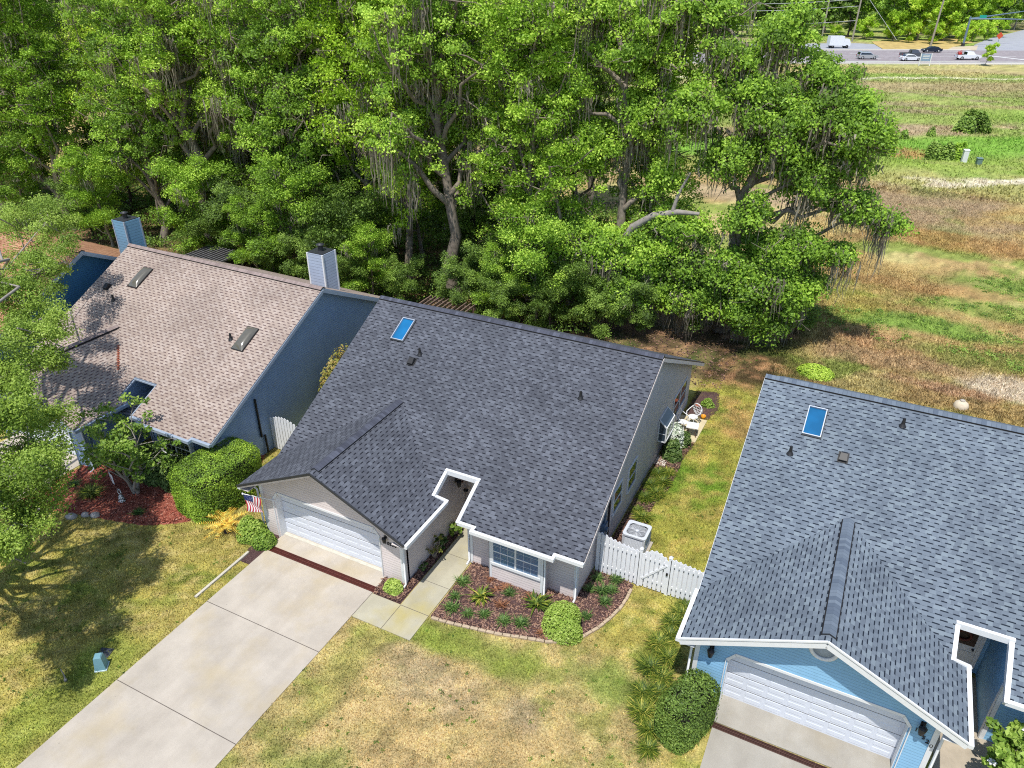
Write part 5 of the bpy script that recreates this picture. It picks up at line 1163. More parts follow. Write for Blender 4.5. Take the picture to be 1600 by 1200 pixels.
# multi-stemmed tree in the red bed
rs = np.random.RandomState(41); CT = thing('multi_stem_tree', (-7.5, -.75, 0), 'small multi stemmed tree with pale trunks in the red mulch bed', 'tree')
m = MB(); C = []
for i, (dx, dy, h) in enumerate([(-.95, -.1, 3.5), (-.35, .9, 4.0), (.55, .3, 3.9), (1.1, -.35, 3.3), (.1, -.7, 3.4)]):
    cv = curve((.04 * cos(i * 1.3), .04 * sin(i * 1.3), -.1), (dx, dy, h * .72), -.02, rs, 6, .03); m.tube(cv, [.085, .075, .065, .055, .045, .035, .028], 7)
    for k in range(9):
        b = np.array(cv[3 + k % 4]); e = b + np.array([rs.normal() * .7, rs.normal() * .7, .35 + rs.rand() * 1.0]); m.tube([b, (b + e) / 2 + rs.normal(size=3) * .06, e], [.025, .017, .008], 5)
        for q in range(3): C.append(b + (e - b) * (.45 + .6 * rs.rand()) + rs.normal(size=3) * .2)
me = bpy.data.meshes.new('trunk'); me.from_pydata(m.v, [], m.f); me.materials.append(M['barkpale']); me.polygons.foreach_set('use_smooth', [True] * len(m.f)); me.update(); link('trunk', me, CT)
C = np.array(C); v, q, ti = cluster_leaves(C, rs.uniform(.18, .38, len(C)), 44, .07, rs, .7, .3, .5); link('crown', np_mesh('crown', v, q, M['gleaf'], attr=ti), CT)

# big yard tree at the left edge, its trunk outside the photo
rs = np.random.RandomState(77); cs = []
YT = (-7.6, -8.8)
for (x, y, z, rr, nn) in [(-3.2, -7.0, 4.6, .7, 9), (-4.3, -5.7, 5.0, .9, 13), (-5.3, -5.3, 6.0, 1.1, 15), (-6.6, -3.8, 5.8, .8, 11), (-7.8, -3.7, 7.0, 1.2, 16), (-8.2, -2.0, 6.7, .7, 7), (-2.4, -8.4, 5.2, .8, 10), (-2.2, -10.2, 6.4, .9, 11), (-3.6, -9.6, 7.0, 1.2, 13), (-3.4, -8.2, 6.6, .9, 9), (-1.3, -10.4, 6.2, .9, 12), (-2.8, -6.3, 6.4, .7, 8), (-1.6, -9.7, 5.6, .6, 6), (-5.2, -8.2, 8.4, 1.4, 14), (-4.6, -10.6, 8.6, 1.4, 14), (-11.6, -.4, 8.0, 1.4, 17), (-15.0, 3.4, 8.0, 1.3, 12), (-18.5, 4.4, 8.5, 1.6, 18), (-16.8, 4.6, 9.2, 1.3, 12), (-4.4, -6.9, 5.5, 1.0, 13), (-10.0, -.8, 7.5, 1.2, 15), (-5.4, -5.7, 7.5, 1.2, 15), (-8.6, -2.6, 7.8, 1.2, 14), (-13.2, 1.4, 8.3, 1.3, 14), (-12.5, -1.8, 8.8, 1.6, 14), (-2.9, -7.9, 4.2, .5, 5), (-9.0, -5.0, 8.6, 1.5, 14), (-7.2, -7.2, 9.0, 1.6, 14), (-10.4, -7.4, 9.0, 1.7, 12)]: cs.append((x - YT[0], y - YT[1], z, rr, nn))
plant_tree(tree_meshes(78, 9.8, 5, 4, 0, 430, .042, M['gleafl'], M['barkpale'], 0, .28, (0, 0), (.35, .65), centres=cs, wide=.02), 'yard_tree', 'light green leafy yard tree reaching in over the left edge', 'tree', (YT[0], YT[1], 0))
# ------------------------------------------------------------------ woods behind the houses
V = {}
V['a'] = tree_meshes(101, 19, 4.4, 2.8, 370, 155, .085, M['leaf'], None, 440, .34, (.6, -.3), (.42, .92), limbs=24, deadwood=14, twigs=500, shape='tall')
V['b'] = tree_meshes(102, 21, 4.2, 3.5, 330, 150, .09, M['leafl'], None, 420, .30, (-.5, .2), (.42, .92), limbs=24, deadwood=8, twigs=380, shape='tall')
V['c'] = tree_meshes(103, 17, 5.2, 2.2, 330, 175, .085, M['leaf'], M['bark'], 1000, .42, (.9, .5), (.42, .92), limbs=20, deadwood=22, mossl=1.9, twigs=500)
V['d'] = tree_meshes(104, 20, 4.4, 4.5, 320, 190, .085, M['leafd'], None, 420, .28, (.2, .4), (.4, .75), shape='tall', limbs=20, deadwood=12, twigs=380)
V['t'] = tree_meshes(108, 20, 4.6, 6.2, 330, 165, .085, M['leaf'], M['bark'], 650, .5, (-.8, .6), (.42, .92), limbs=20, deadwood=20, twigs=500, shape='tall', mossl=2.6)
V['e'] = tree_meshes(105, 9, 3.2, 1.2, 170, 170, .08, M['leaf'], None, 60, .16, (.4, .1), (.42, .92), limbs=9)
V['f'] = tree_meshes(106, 6, 2.6, .6, 130, 170, .075, M['leafd'], M['barkdark'], 0, .12, (.2, .2), (.4, .75), limbs=8)
# long-needled pine
def pine_meshes(seed, H, mat):
    rs = np.random.RandomState(seed); m = MB(); tr = curve((0, 0, -.3), (.3, .2, H), 0, rs, 7, .01); m.tube(tr, [.3 * (1 - .75 * i / 7) for i in range(8)], 9); P = []
    for i in range(22):
        f = .55 + .45 * i / 22; s = np.array([np.interp(f * H, np.array(tr)[:, 2], np.array(tr)[:, k]) for k in range(3)]); a = i * 2.4; L = 3.2 * (1.2 - f) / .65 + .6
        e = s + np.array([cos(a) * L, sin(a) * L, .25 * L]); cv = curve(s, e, .03, rs, 4, .04); m.tube(cv, [.07, .055, .04, .025, .012], 5)
        for k in range(9): P.append(s + (e - s) * (.35 + .65 * rs.rand()) + rs.normal(size=3) * np.array([.45, .45, .2]))
    P = np.array(P); k = np.repeat(np.arange(len(P)), 110); n = len(k); d = rnd_unit(rs, n); d[:, 2] = np.abs(d[:, 2]) * .8; p0 = P[k]; p1 = p0 + d * (.28 + .2 * rs.rand(n))[:, None]
    w = np.cross(d, rnd_unit(rs, n)); w /= np.linalg.norm(w, axis=1)[:, None]; w *= .012
    v = np.stack([p0 - w, p0 + w, p1 + w * .5, p1 - w * .5], 1).reshape(-1, 3)
    t_ = bpy.data.meshes.new('trunk'); t_.from_pydata(m.v, [], m.f); t_.materials.append(M['bark']); t_.polygons.foreach_set('use_smooth', [True] * len(m.f)); t_.update()
    return [('trunk', t_), ('crown', np_mesh('crown', v, np.arange(4 * n).reshape(n, 4), mat, attr=rs.rand(n)))]
V['p'] = pine_meshes(107, 22, M['needle'])
W = 'trees of the woods behind the houses'
looks = {'t': 'tall high crowned mossy tree', 'a': 'tall mid green mossy tree', 'b': 'tall bright fresh green tree', 'c': 'broad oak trailing long grey moss', 'd': 'tall dark green tree', 'e': 'small understorey tree', 'f': 'low bushy dark green tree', 'p': 'tall long needled pine'}
names = {'t': 'moss_tree', 'a': 'moss_tree', 'b': 'sweetgum_tree', 'c': 'live_oak', 'd': 'dark_tree', 'e': 'understorey_tree', 'f': 'bushy_tree', 'p': 'pine_tree'}
spots = [  # kind, x, y, scale, where
 ('c', -49, 21, 1.0, 'behind the navy blue house at the far left'), ('a', -42.6, 22.3, 1.0, 'with a dark leaning trunk above the orange roof'), ('b', -37.5, 27, .95, 'between the orange roof and the blue chimney'),
 ('a', -33.5, 23.5, .9, 'right above the blue chimney'), ('t', -28.9, 24.4, .95, 'with a pale leaning trunk behind the brown roof'), ('c', -24.5, 28, 1.0, 'behind the middle of the brown roof'),
 ('a', -20, 24.8, .95, 'left of the grey chimney'), ('b', -15.5, 27.5, 1.05, 'directly above the grey chimney'), ('b', -10.5, 24.8, 1.0, 'above the blue wall between the two left roofs'), ('t', -5.9, 23.9, .95, 'with the thick mossy trunk behind the blue skylight'),
 ('a', -.4, 24.6, .95, 'behind the middle of the charcoal roof'), ('a', 5.2, 29, .9, 'behind the right half of the charcoal roof'),
 ('b', -44, 33, 1.1, 'in the second row at the far left'), ('a', -36, 35, 1.1, 'in the second row above the orange roof'), ('d', -29, 33.5, 1.12, 'in the second row above the brown roof'), ('b', -22, 36, 1.12, 'in the second row left of the grey chimney'),
 ('p', -19.5, 31, 1.0, 'in the second row left of the tall bare trunk'), ('a', -14, 35, 1.1, 'in the second row above the grey chimney'), ('b', -7.5, 33.5, 1.08, 'in the second row behind the thick mossy trunk'), ('d', -1, 34, .95, 'in the second row behind the charcoal roof'),
 ('c', -56, 28, 1.1, 'at the left end of the front row'), ('a', -62, 36, 1.1, 'at the leftmost end of the second row'), ('b', -52, 40, 1.15, 'in the third row at the far left'), ('a', -43, 45, 1.2, 'in the third row above the orange roof'),
 ('b', -33, 45, 1.2, 'in the third row above the brown roof'), ('a', -24, 47, 1.2, 'in the third row left of the pine'), ('b', -14, 46, 1.15, 'in the third row above the grey chimney'), ('a', -5, 45, 1.05, 'in the third row above the charcoal roof'), ('d', -68, 45, 1.2, 'at the leftmost end of the third row'),
 ('p', -25, 30.5, .98, 'with a yellow green top near the upper left'),
]
for i, (k, x, y, s, w) in enumerate(spots): plant_tree(V[k], names[k], looks[k] + ' ' + w, 'tree', (x, y, 0), i * 2.1 + 1, s, W)
# the big oaks at the right end of the woods, limbs and clumps placed one by one
o1 = (11.2, 27.2)
cs = [(x - o1[0], y - o1[1], z, r, int(n * 1.9)) for (x, y, z, r, n) in [
 (15.9, 27.5, 13.2, 1.6, 22), (17.0, 26.5, 12.2, 1.2, 14), (14.3, 28.5, 14.6, 1.5, 20), (12.8, 27, 12.2, 1.9, 26), (16.5, 28, 10.8, 1.2, 14), (17.0, 27.2, 8.6, 1.0, 12), (18.0, 27.6, 7.9, .5, 4), (19.2, 27.8, 7.6, .6, 6),
 (17.0, 26.8, 5.9, .8, 8), (14.4, 27, 9.6, 1.7, 22), (15.5, 27.4, 5.6, .8, 9), (14.5, 26.2, 3.4, 1.5, 24), (13.3, 25.4, 4.0, 1.5, 22), (14.6, 26.9, 2.2, 1.0, 12), (11.8, 26.2, 3.6, 1.4, 18), (9.0, 25.6, 4.2, 1.3, 14), (12.9, 27, 5.6, 1.2, 13), (7.9, 25.4, 2.4, 1.2, 14), (13.6, 25.8, 5.6, .9, 8), (11.5, 25.0, 4.6, 1.4, 16), (9.8, 27.5, 15.0, 2.0, 26), (12.0, 28.5, 16.6, 1.7, 20),
 (8.0, 28.0, 17.6, 2.0, 24), (10.5, 26, 10.5, 1.6, 16), (8.5, 25.5, 12.8, 1.7, 18), (14.9, 26.0, 6.0, 1.3, 16), (15.9, 26.6, 4.0, .7, 7), (12.6, 25.2, 2.2, 1.4, 16), (10.2, 25.0, 2.6, 1.3, 14), (13.6, 28.0, 11.0, 1.4, 16), (11.5, 27.0, 13.6, 1.5, 18), (9.4, 25.6, 6.4, 1.1, 10), (14.0, 26, 1.6, 1.2, 14), (12.0, 25.6, 7.6, 1.3, 12)]]
plant_tree(tree_meshes(201, 17, 5, 3, 0, 190, .085, M['leaf'], M['bark'], 1900, .46, (.5, 0), (.42, .92), centres=cs, deadwood=40, mossl=2.2, twigs=420), 'live_oak', 'large spreading mossy oak at the right end of the woods beside the open field', 'tree', (o1[0], o1[1], 0), 0, 1, W)
o2 = (4.6, 26.4)
cs = [(x - o2[0], y - o2[1], z, r, int(n * 1.7)) for (x, y, z, r, n) in [
 (2.0, 25.4, 5.2, 1.8, 24), (.2, 25, 3.4, 1.6, 18), (4.6, 25, 5.0, 1.8, 24), (6.6, 25.0, 4.2, 1.7, 22), (7.6, 25.5, 6.2, 1.3, 12), (5.6, 24.4, 2.3, 1.6, 22), (3.2, 24.2, 1.8, 1.5, 20), (2.6, 26.5, 10.4, 1.8, 20), (5.6, 27, 12.2, 2.0, 24), (.6, 26, 13.6, 1.9, 22), (4.0, 27, 16.0, 2.1, 26), (7.0, 26.6, 9.0, 1.3, 12), (-1.5, 26, 16.5, 2.0, 20), (1.6, 27, 18.0, 1.9, 22), (6.2, 27.4, 17.8, 1.8, 20)]]
plant_tree(tree_meshes(202, 18, 5, 3, 0, 190, .085, M['leaf'], M['bark'], 1300, .42, (-.4, .3), (.42, .92), centres=cs, deadwood=30, mossl=1.8, twigs=360), 'live_oak', 'large mossy oak behind the right half of the charcoal roof', 'tree', (o2[0], o2[1], 0), 0, 1, W)
# the long bare limb of the right oak
m = MB(); m.tube([(4.9, 25.4, 5.0), (5.6, 25.3, 6.3), (6.8, 25.2, 7.2), (8.2, 25.2, 7.6), (9.4, 25.4, 7.6)], [.26, .24, .2, .16, .1], 8); m.tube([(7.9, 25.2, 7.55), (8.1, 25.3, 8.6), (8.6, 25.5, 9.8)], [.13, .1, .06], 6)
lb = m.build('fallen_limb', M['barkpale']); tag(lb, 'long pale bare limb bridging the gap between the two right oaks', 'branch')
# understorey along the edge
us = [('e', -46, 20.5, .8), ('f', -39.0, 21.2, .7), ('e', -36, 20.8, .8), ('e', -26.5, 21.5, .8), ('f', -22.8, 22.2, .9), ('e', -17.6, 21.8, .85), ('f', -13.2, 22.0, 1.0), ('f', -2.6, 22.6, .7), ('e', .6, 22.6, .75), ('f', 3.0, 22.9, .7),
      ('f', 10.2, 26.4, .7), ('f', 14.6, 28.6, .7), ('e', -12, 29, 1.1), ('e', -28, 29, 1.1), ('e', -3, 29.5, 1.0), ('f', -19, 28, 1.3), ('f', -33, 29, 1.3), ('f', -42, 28, 1.3), ('f', -7, 28.5, 1.2), ('f', 1.5, 29, .8), ('e', -20.5, 20.8, .6), ('e', -10.8, 21.2, .55), ('f', -15.8, 20.4, .6), ('f', -.8, 20.9, .5), ('f', -25.0, 20.3, .6), ('f', -7.9, 20.8, .5), ('f', -4.2, 21.4, .55), ('e', -1.6, 22.2, .5), ('f', 2.0, 21.8, .5), ('f', 4.6, 22.6, .5), ('f', 6.6, 23.6, .55), ('f', -11.8, 20.3, .5), ('f', -18.6, 20.4, .55), ('f', -13.9, 20.9, .6)]
wh = ['orange roof', 'orange roof', 'blue chimney', 'blue chimney', 'brown roof', 'brown roof', 'grey chimney', 'grey chimney', 'blue gable wall', 'blue skylight', 'charcoal roof', 'charcoal roof']
for i, (k, x, y, s) in enumerate(us):
    ref = 'orange roof' if x < -36 else 'blue chimney' if x < -30 else 'brown roof' if x < -20 else 'grey chimney' if x < -14 else 'blue gable wall' if x < -7 else 'blue skylight' if x < -2 else 'charcoal roof' if x < 8 else 'big right oak'
    dep = 'at the wood edge' if y < 21.2 else 'just inside the wood edge' if y < 24 else 'deeper in the woods'
    plant_tree(V[k], names[k], f'{looks[k]} {dep} behind the {ref}', 'small tree', (x, y, 0), i * 1.7, s, 'understorey trees at the wood edge')
# undergrowth mass between the trunks
rs = np.random.RandomState(9); n = 1500; x = rs.uniform(-62, 4, n); y = rs.uniform(20.5, 50, n); h = .3 + .9 * rs.rand(n) ** 2
k = (y > 20.8 + .8 * np.sin(x * .7)); C = np.stack([x, y, h * .6], 1)[k]
v, q, ti = cluster_leaves(C, .5 + .7 * rs.rand(len(C)), 55, .10, rs, .55, .4); tag(link('undergrowth', np_mesh('undergrowth', v, q, M['leafd'], attr=ti * .9)), 'dark green undergrowth on the floor of the woods', 'undergrowth', kind='stuff')
rs = np.random.RandomState(19); n = 22000; x = rs.uniform(-50, 13, n); y = rs.uniform(19.5, 32, n); P = np.stack([x, y, .02 + .03 * rs.rand(n)], 1); N = rnd_unit(rs, n) * .3 + np.array([0, 0, 1.]); N /= np.linalg.norm(N, axis=1)[:, None]
v, q = leaf_quads(P, N, .06, rs); tag(link('leaf_litter', np_mesh('leaf_litter', v, q, M['chip'], attr=rs.rand(n))), 'dry brown leaf litter under the trees', 'leaf litter', kind='stuff')
# distant woods seen over the first rows on the left
rs = np.random.RandomState(29); n = 2600; x = rs.uniform(-150, -12, n); y = 62 + 40 * rs.rand(n); h = 6 + 11 * rs.rand(n); C = np.stack([x, y, h], 1)
v, q, ti = cluster_leaves(C, 1.2 + 1.4 * rs.rand(n), 60, .3, rs, .7); tag(link('far_woods', np_mesh('far_woods', v, q, M['leaf'], attr=ti)), 'far mass of woods behind the first rows of trees', 'woods', kind='stuff')

# ------------------------------------------------------------------ plants of the field
bush('field_bush', 'tall dark green brushy bush in the far field', 'bush', (27.1, 106.6, -.2), 2.2, 1.4, 2.6, 2600, .22, M['leafd'], 51, amp=.6, lumps=10)
bush('field_bush', 'dark conical bush at the left of three by the utility boxes', 'bush', (22.9, 86.2, -.5), .9, .9, 2.3, 1500, .16, M['leafd'], 52, amp=.4)
bush('field_bush', 'dark bush in the middle of three by the utility boxes', 'bush', (24.3, 86.3, -.4), .9, .9, 2.1, 1500, .16, M['leafd'], 53, amp=.4)
bush('field_bush', 'dark bush next to the white utility box', 'bush', (25.5, 86.8, -.3), .8, .8, 2.3, 1400, .16, M['leaf'], 54, amp=.4)
bush('ditch_bush', 'light green bush beside the brown ditch', 'bush', (17.6, 87.5, -.4), 1.1, 1.0, 1.9, 1500, .16, M['leafl'], 55, amp=.5)
for i, (x, y, h, lb) in enumerate([(16.9, 93, 1.0, 'tiny dark shrub left of the far field bushes'), (19.4, 97, 1.1, 'tiny shrub in the middle of the far field'), (22.6, 100, 1.2, 'tiny dark shrub near the tall brushy field bush')]): bush('field_shrub', lb, 'shrub', (x, y, -.1), .5, .5, h, 500, .12, M['leafd'], 60 + i, amp=.5)
rs = np.random.RandomState(39); C = []
for (cx, cy, rx, ry, n_) in [(22, 33.5, 6.5, 1.4, 90), (27, 38, 5, 1.3, 70), (29.5, 43, 4, 2.6, 120), (28, 30, 5, 1.3, 60), (19.5, 31, 2.5, 1.5, 30)]:
    for k in range(n_): a = rs.rand() * 2 * pi; r = math.sqrt(rs.rand()); C.append((cx + rx * r * cos(a), cy + ry * r * sin(a), .12))
C = np.array(C); v, q, ti = cluster_leaves(C, .18 + .25 * rs.rand(len(C)), 34, .045, rs, .5, .3); tag(link('field_weeds', np_mesh('field_weeds', v, q, M['leafd'], attr=ti)), 'patches of green weeds in the rough field', 'weeds', kind='stuff')

# weed tufts that break up the lawns
rs = np.random.RandomState(61); n = 5200; x = rs.uniform(-12, 17, n); y = rs.uniform(-14, 25, n); k = inside_clear(x, y) & ((y < 4) | (x > 12)) & (fbm(x, y, .8, 3, 5) > .58); x, y = x[k], y[k]
C = np.stack([x, y, np.full(len(x), .02)], 1); v, q, ti = cluster_leaves(C, .03 + .07 * rs.rand(len(C)), 16, .022, rs, .5, .3)
tag(link('lawn_weeds', np_mesh('lawn_weeds', v, q, M['gleaf'], attr=ti)), 'small green weed tufts scattered through the lawns', 'weeds', kind='stuff')
# ------------------------------------------------------------------ road, vehicles, poles and far trees
CX, CY, YA = 18.357, -16.506, R(26.369)
ef = np.array([-sin(YA), cos(YA)]); er = np.array([cos(YA), sin(YA)])
def fr(d, l): p = np.array([CX, CY]) + ef * 0 + np.array([sin(-YA) * d, cos(-YA) * d]) + er * l; return (float(p[0]), float(p[1]))
ROT = YA
def band(name, d0, d1, l0, l1, z, mat, th=.25):
    return slab_obj(name, [fr(d0, l0), fr(d0, l1), fr(d1, l1), fr(d1, l0)], z - th, z, mat)
asph = concrete('asphalt', (.30, .27, .28, 1), (.8, .7, .7), .3); asph2 = plain('pale_asphalt', (.33, .34, .37, 1), .9, 0, .1, .4)
paint = plain('road_paint', (.62, .62, .6, 1), .7)
band('road', 186.2, 216.5, -190, 190, .10, asph)
slab_obj('road_junction', [fr(216.5, 123), fr(216.5, 190), fr(330, 260), fr(290, 180), fr(252, 146), fr(232, 131)], -.2, .096, asph2)
slab_obj('side_road', [fr(217.8, 60), fr(217.8, 99), fr(233, 103), fr(236, 99), fr(232, 60)], -.2, .09, asph2)
for (d, l0, l1, w, dash) in ((188.6, -190, 190, .16, 0), (214.4, -190, 120, .2, 0), (195.8, -190, 170, .16, 1), (207.5, -190, 170, .16, 1), (201.5, -190, 125, .16, 0)):
    m = MB(); l = l0
    while l < l1:
        e = l + (3 if dash else l1 - l0); p = [fr(d - w, l), fr(d - w, e), fr(d + w, e), fr(d + w, l)]; m.face([(a[0], a[1], .106) for a in p]); l += 12 if dash else 1e4
    m.build('lane_marking', paint)['kind'] = 'structure'
m = MB(); p = [fr(190, 124), fr(190.6, 125), fr(205, 119), fr(204.4, 118)]; m.face([(a[0], a[1], .107) for a in p]); m.build('stop_line', paint)['kind'] = 'structure'
kerbm = plain('pale_kerb_concrete', (.55, .52, .46, 1), .9)
band('near_kerb', 184.6, 186.2, -190, 190, .22, kerbm); band('far_kerb', 216.5, 217.8, -190, 122, .2, kerbm)
slab_obj('sand_apron', [fr(217.8, 116), fr(217.8, 124), fr(230, 131), fr(226, 122)], -.2, .12, plain('pale_sand_apron', (.50, .42, .30, 1), .9))
slab_obj('far_grass_verge', [fr(217.8, 99.2), fr(217.8, 116), fr(226, 122), fr(240, 135), fr(256, 140), fr(242, 106), fr(233, 103.2)], -.1, .1, plain('dry_grass_verge', alb(206, 180, 112, .74), .95, 0, .3, .5))
RL = thing('guard_rail', (0, 0, 0), 'low pale railing along the near side of the road', 'railing')
m = MB(); a = fr(183.4, 60); b = fr(183.4, 118); m.beam((a[0], a[1], .75), (b[0], b[1], .75), .06, .1); m.build('rail', M['white'], RL)
for k in range(15):
    a = fr(183.4, 60 + k * 4.1); m = MB(); m.box(a[0] - .04, a[0] + .04, a[1] - .04, a[1] + .04, 0, .75); m.build('post', M['white'], RL)

tyre = plain('tyre_rubber', (.015, .015, .016, 1), .8); rim = plain('alloy', (.45, .46, .48, 1), .35, .7)
redl = plain('red_lamp', (.4, .01, .01, 1), .3); hl = plain('headlight_glass', (.7, .72, .75, 1), .15)
def car(kind, d, l, flip, paintm, label, cargo=False):
    x, y = fr(d, l); C = thing({'suv': 'suv_car', 'sedan': 'sedan_car', 'pickup': 'pickup_truck'}[kind], (x, y, .1), label, 'truck' if kind == 'pickup' else 'car', 'vehicles on the road', ROT + (pi if flip else 0))
    Lh = {'suv': 2.35, 'sedan': 2.4, 'pickup': 2.85}[kind]; W_ = .93
    if kind == 'suv': low = [(-2.35, .45), (-2.3, .95), (-2.2, 1.0), (1.1, 1.02), (2.1, .9), (2.35, .7), (2.35, .4), (1.9, .3), (-2.1, .3)]; cab = [(-2.2, 1.0), (-2.0, 1.62), (-1.6, 1.72), (.2, 1.7), (1.15, 1.02)]; gl = [(-1.95, 1.06), (-1.85, 1.55), (.15, 1.58), (.9, 1.06)]; wx = (-1.4, 1.45)
    elif kind == 'sedan': low = [(-2.4, .5), (-2.35, .9), (-1.8, .98), (1.0, .95), (2.1, .8), (2.4, .6), (2.4, .35), (1.9, .25), (-2.1, .25)]; cab = [(-1.9, .97), (-1.1, 1.4), (-.2, 1.46), (.45, 1.38), (1.2, .95)]; gl = [(-1.6, 1.0), (-1.0, 1.34), (.35, 1.33), (.95, .99)]; wx = (-1.45, 1.5)
    else: low = [(-2.85, .55), (-2.85, 1.12), (.2, 1.12), (1.3, 1.1), (2.5, 1.05), (2.85, .85), (2.85, .5), (2.3, .4), (-2.4, .4)]; cab = [(-.75, 1.1), (-.65, 1.8), (-.3, 1.86), (.75, 1.84), (1.45, 1.1)]; gl = [(-.6, 1.18), (-.52, 1.7), (.7, 1.72), (1.2, 1.18)]; wx = (-1.75, 1.85)
    m = MB(); m.prism([(a, -W_, b) for a, b in low], (0, 2 * W_, 0)); t = .16
    n = len(cab); o1_ = [(a, -W_ + (t if b > 1.15 else .03), b) for a, b in cab]; o2_ = [(a, W_ - (t if b > 1.15 else .03), b) for a, b in cab]
    m.faces(o1_ + o2_, [tuple(range(n))[::-1], tuple(range(n, 2 * n))] + [(i, (i + 1) % n, (i + 1) % n + n, i + n) for i in range(n)])
    body = m.build('body', paintm, C)
    for s in (-1, 1):
        m = MB(); yv = [(a, s * (W_ - (t if b > 1.15 else .03) + .012), b) for a, b in gl]; m.face(yv if s < 0 else yv[::-1]); m.build('side_window', M['panedark'], C)
    a, b = cab[-1], cab[-2]; f = lambda p, q, u: (p[0] + (q[0] - p[0]) * u, p[1] + (q[1] - p[1]) * u)
    for nm, (p0, p1) in (('windscreen', (cab[-1], cab[-2])), ('rear_window', (cab[0], cab[1]))):
        q0, q1 = f(p0, p1, .1), f(p0, p1, .9); off = .015 if nm == 'windscreen' else -.015
        m = MB(); m.face([(q0[0] + off, -W_ + .15, q0[1] + .01), (q0[0] + off, W_ - .15, q0[1] + .01), (q1[0] + off, W_ - .22, q1[1] + .01), (q1[0] + off, -W_ + .22, q1[1] + .01)]); m.build(nm, M['panedark'], C)
    if kind == 'pickup':
        m = MB(); m.box(-2.75, -.85, -.8, .8, 1.121, 1.125); m.build('truck_bed', M['dark'], C)
    for wx_ in wx:
        for s in (-1, 1):
            m = MB(); r_ = .36 if kind != 'pickup' else .4; m.lathe([(.2, -.1), (r_, -.11), (r_ + .01, 0), (r_, .11), (.2, .1)], 16); w_ = m.build('wheel', tyre, C, (wx_, s * (W_ - .08), r_)); w_.rotation_euler = (pi / 2, 0, 0)
            m = MB(); m.lathe([(.002, .10), (.12, .09), (.22, .11), (.22, -.11), (.12, -.09), (.002, -.10)], 12); m.build('rim', rim, w_)
    for s in (-1, 1):
        m = MB(); m.box(Lh - .12, Lh + .01, s * .75 - .15, s * .75 + .15, .68, .84); m.build('headlight', hl, C)
        m = MB(); m.box(-Lh - .012, -Lh + .08, s * .78 - .12, s * .78 + .12, .74, .98); m.build('tail_light', redl, C)
    if cargo:
        m = MB(); m.tube([(-2.5, -.5, 1.15), (-2.3, -.3, 1.9), (-1.7, .1, 2.0), (-1.4, .3, 1.2)], .07, 6); m.tube([(-2.6, .4, 1.2), (-2.4, .2, 1.8), (-1.8, -.2, 1.7)], .06, 6); m.box(-2.4, -1.8, -.4, .3, 1.13, 1.6)
        o = m.build('garden_machine', plain('bright_red_paint', (.5, .03, .02, 1), .4)); o.location = C.location; o.rotation_euler = C.rotation_euler; tag(o, 'bright red garden machine standing in the bed of the white pickup', 'machine')
    return C
silver = plain('silver_paint', (.5, .52, .55, 1), .25, .5, .03); wp = plain('white_paint', (.75, .77, .8, 1), .25, 0, .03); dk = plain('graphite_paint', (.10, .11, .14, 1), .25, .4, .05); nv = plain('navy_paint', (.02, .03, .055, 1), .25, .3, .05)
car('suv', 194.6, 85.0, False, silver, 'silver suv driving on the road at the left of the traffic')
car('pickup', 197.9, 97.4, False, dk, 'dark grey pickup truck behind the white sedan')
car('sedan', 191.4, 93.9, False, wp, 'white sedan in front of the dark pickup')
car('sedan', 211.0, 108.5, True, nv, 'dark navy car on the far lane under the utility pole')
car('pickup', 194.2, 108.9, False, wp, 'white pickup truck with red machine in its bed', True)
# box trailer and car half hidden behind the oak top
TRL = thing('box_truck', (*fr(221.5, 88.0), .1), 'white box truck parked beyond the road above the big oak', 'truck', None, ROT)
m = MB(); m.box(-2.6, 1.2, -1.1, 1.1, .7, 3.0); m.build('cargo_box', wp, TRL)
m = MB(); m.prism([(1.25, -1.0, .6), (3.1, -1.0, .6), (3.1, -1.0, 1.4), (2.6, -1.0, 2.3), (1.25, -1.0, 2.3)], (0, 2.0, 0)); m.build('cab', wp, TRL)
for x_ in (-1.6, 2.2):
    for s in (-1, 1):
        m = MB(); m.lathe([(.1, -.12), (.42, -.12), (.42, .12), (.1, .12)], 14); w_ = m.build('wheel', tyre, TRL, (x_, s * .95, .42)); w_.rotation_euler = (pi / 2, 0, 0)
# sign board facing the road
SB = thing('road_sign', (*fr(182.3, 92.9), 0), 'pale blue and white sign board on two posts before the road', 'sign', None, ROT + R(-12))
for x_ in (-1.1, 1.1): m = MB(); m.box(x_ - .09, x_ + .09, -.08, .08, 0, 2.6); m.build('post', M['white'], SB)
m = MB(); m.box(-1.0, 1.0, -.05, .05, 1.0, 2.5); m.build('board', plain('pale_blue_board', alb(150, 176, 204, .74), .6), SB)
for z_ in (2.15, 1.85, 1.5): m = MB(); m.box(-.7, .7, -.07, -.051, z_, z_ + .12); m.build('panel_line', M['white'], SB)
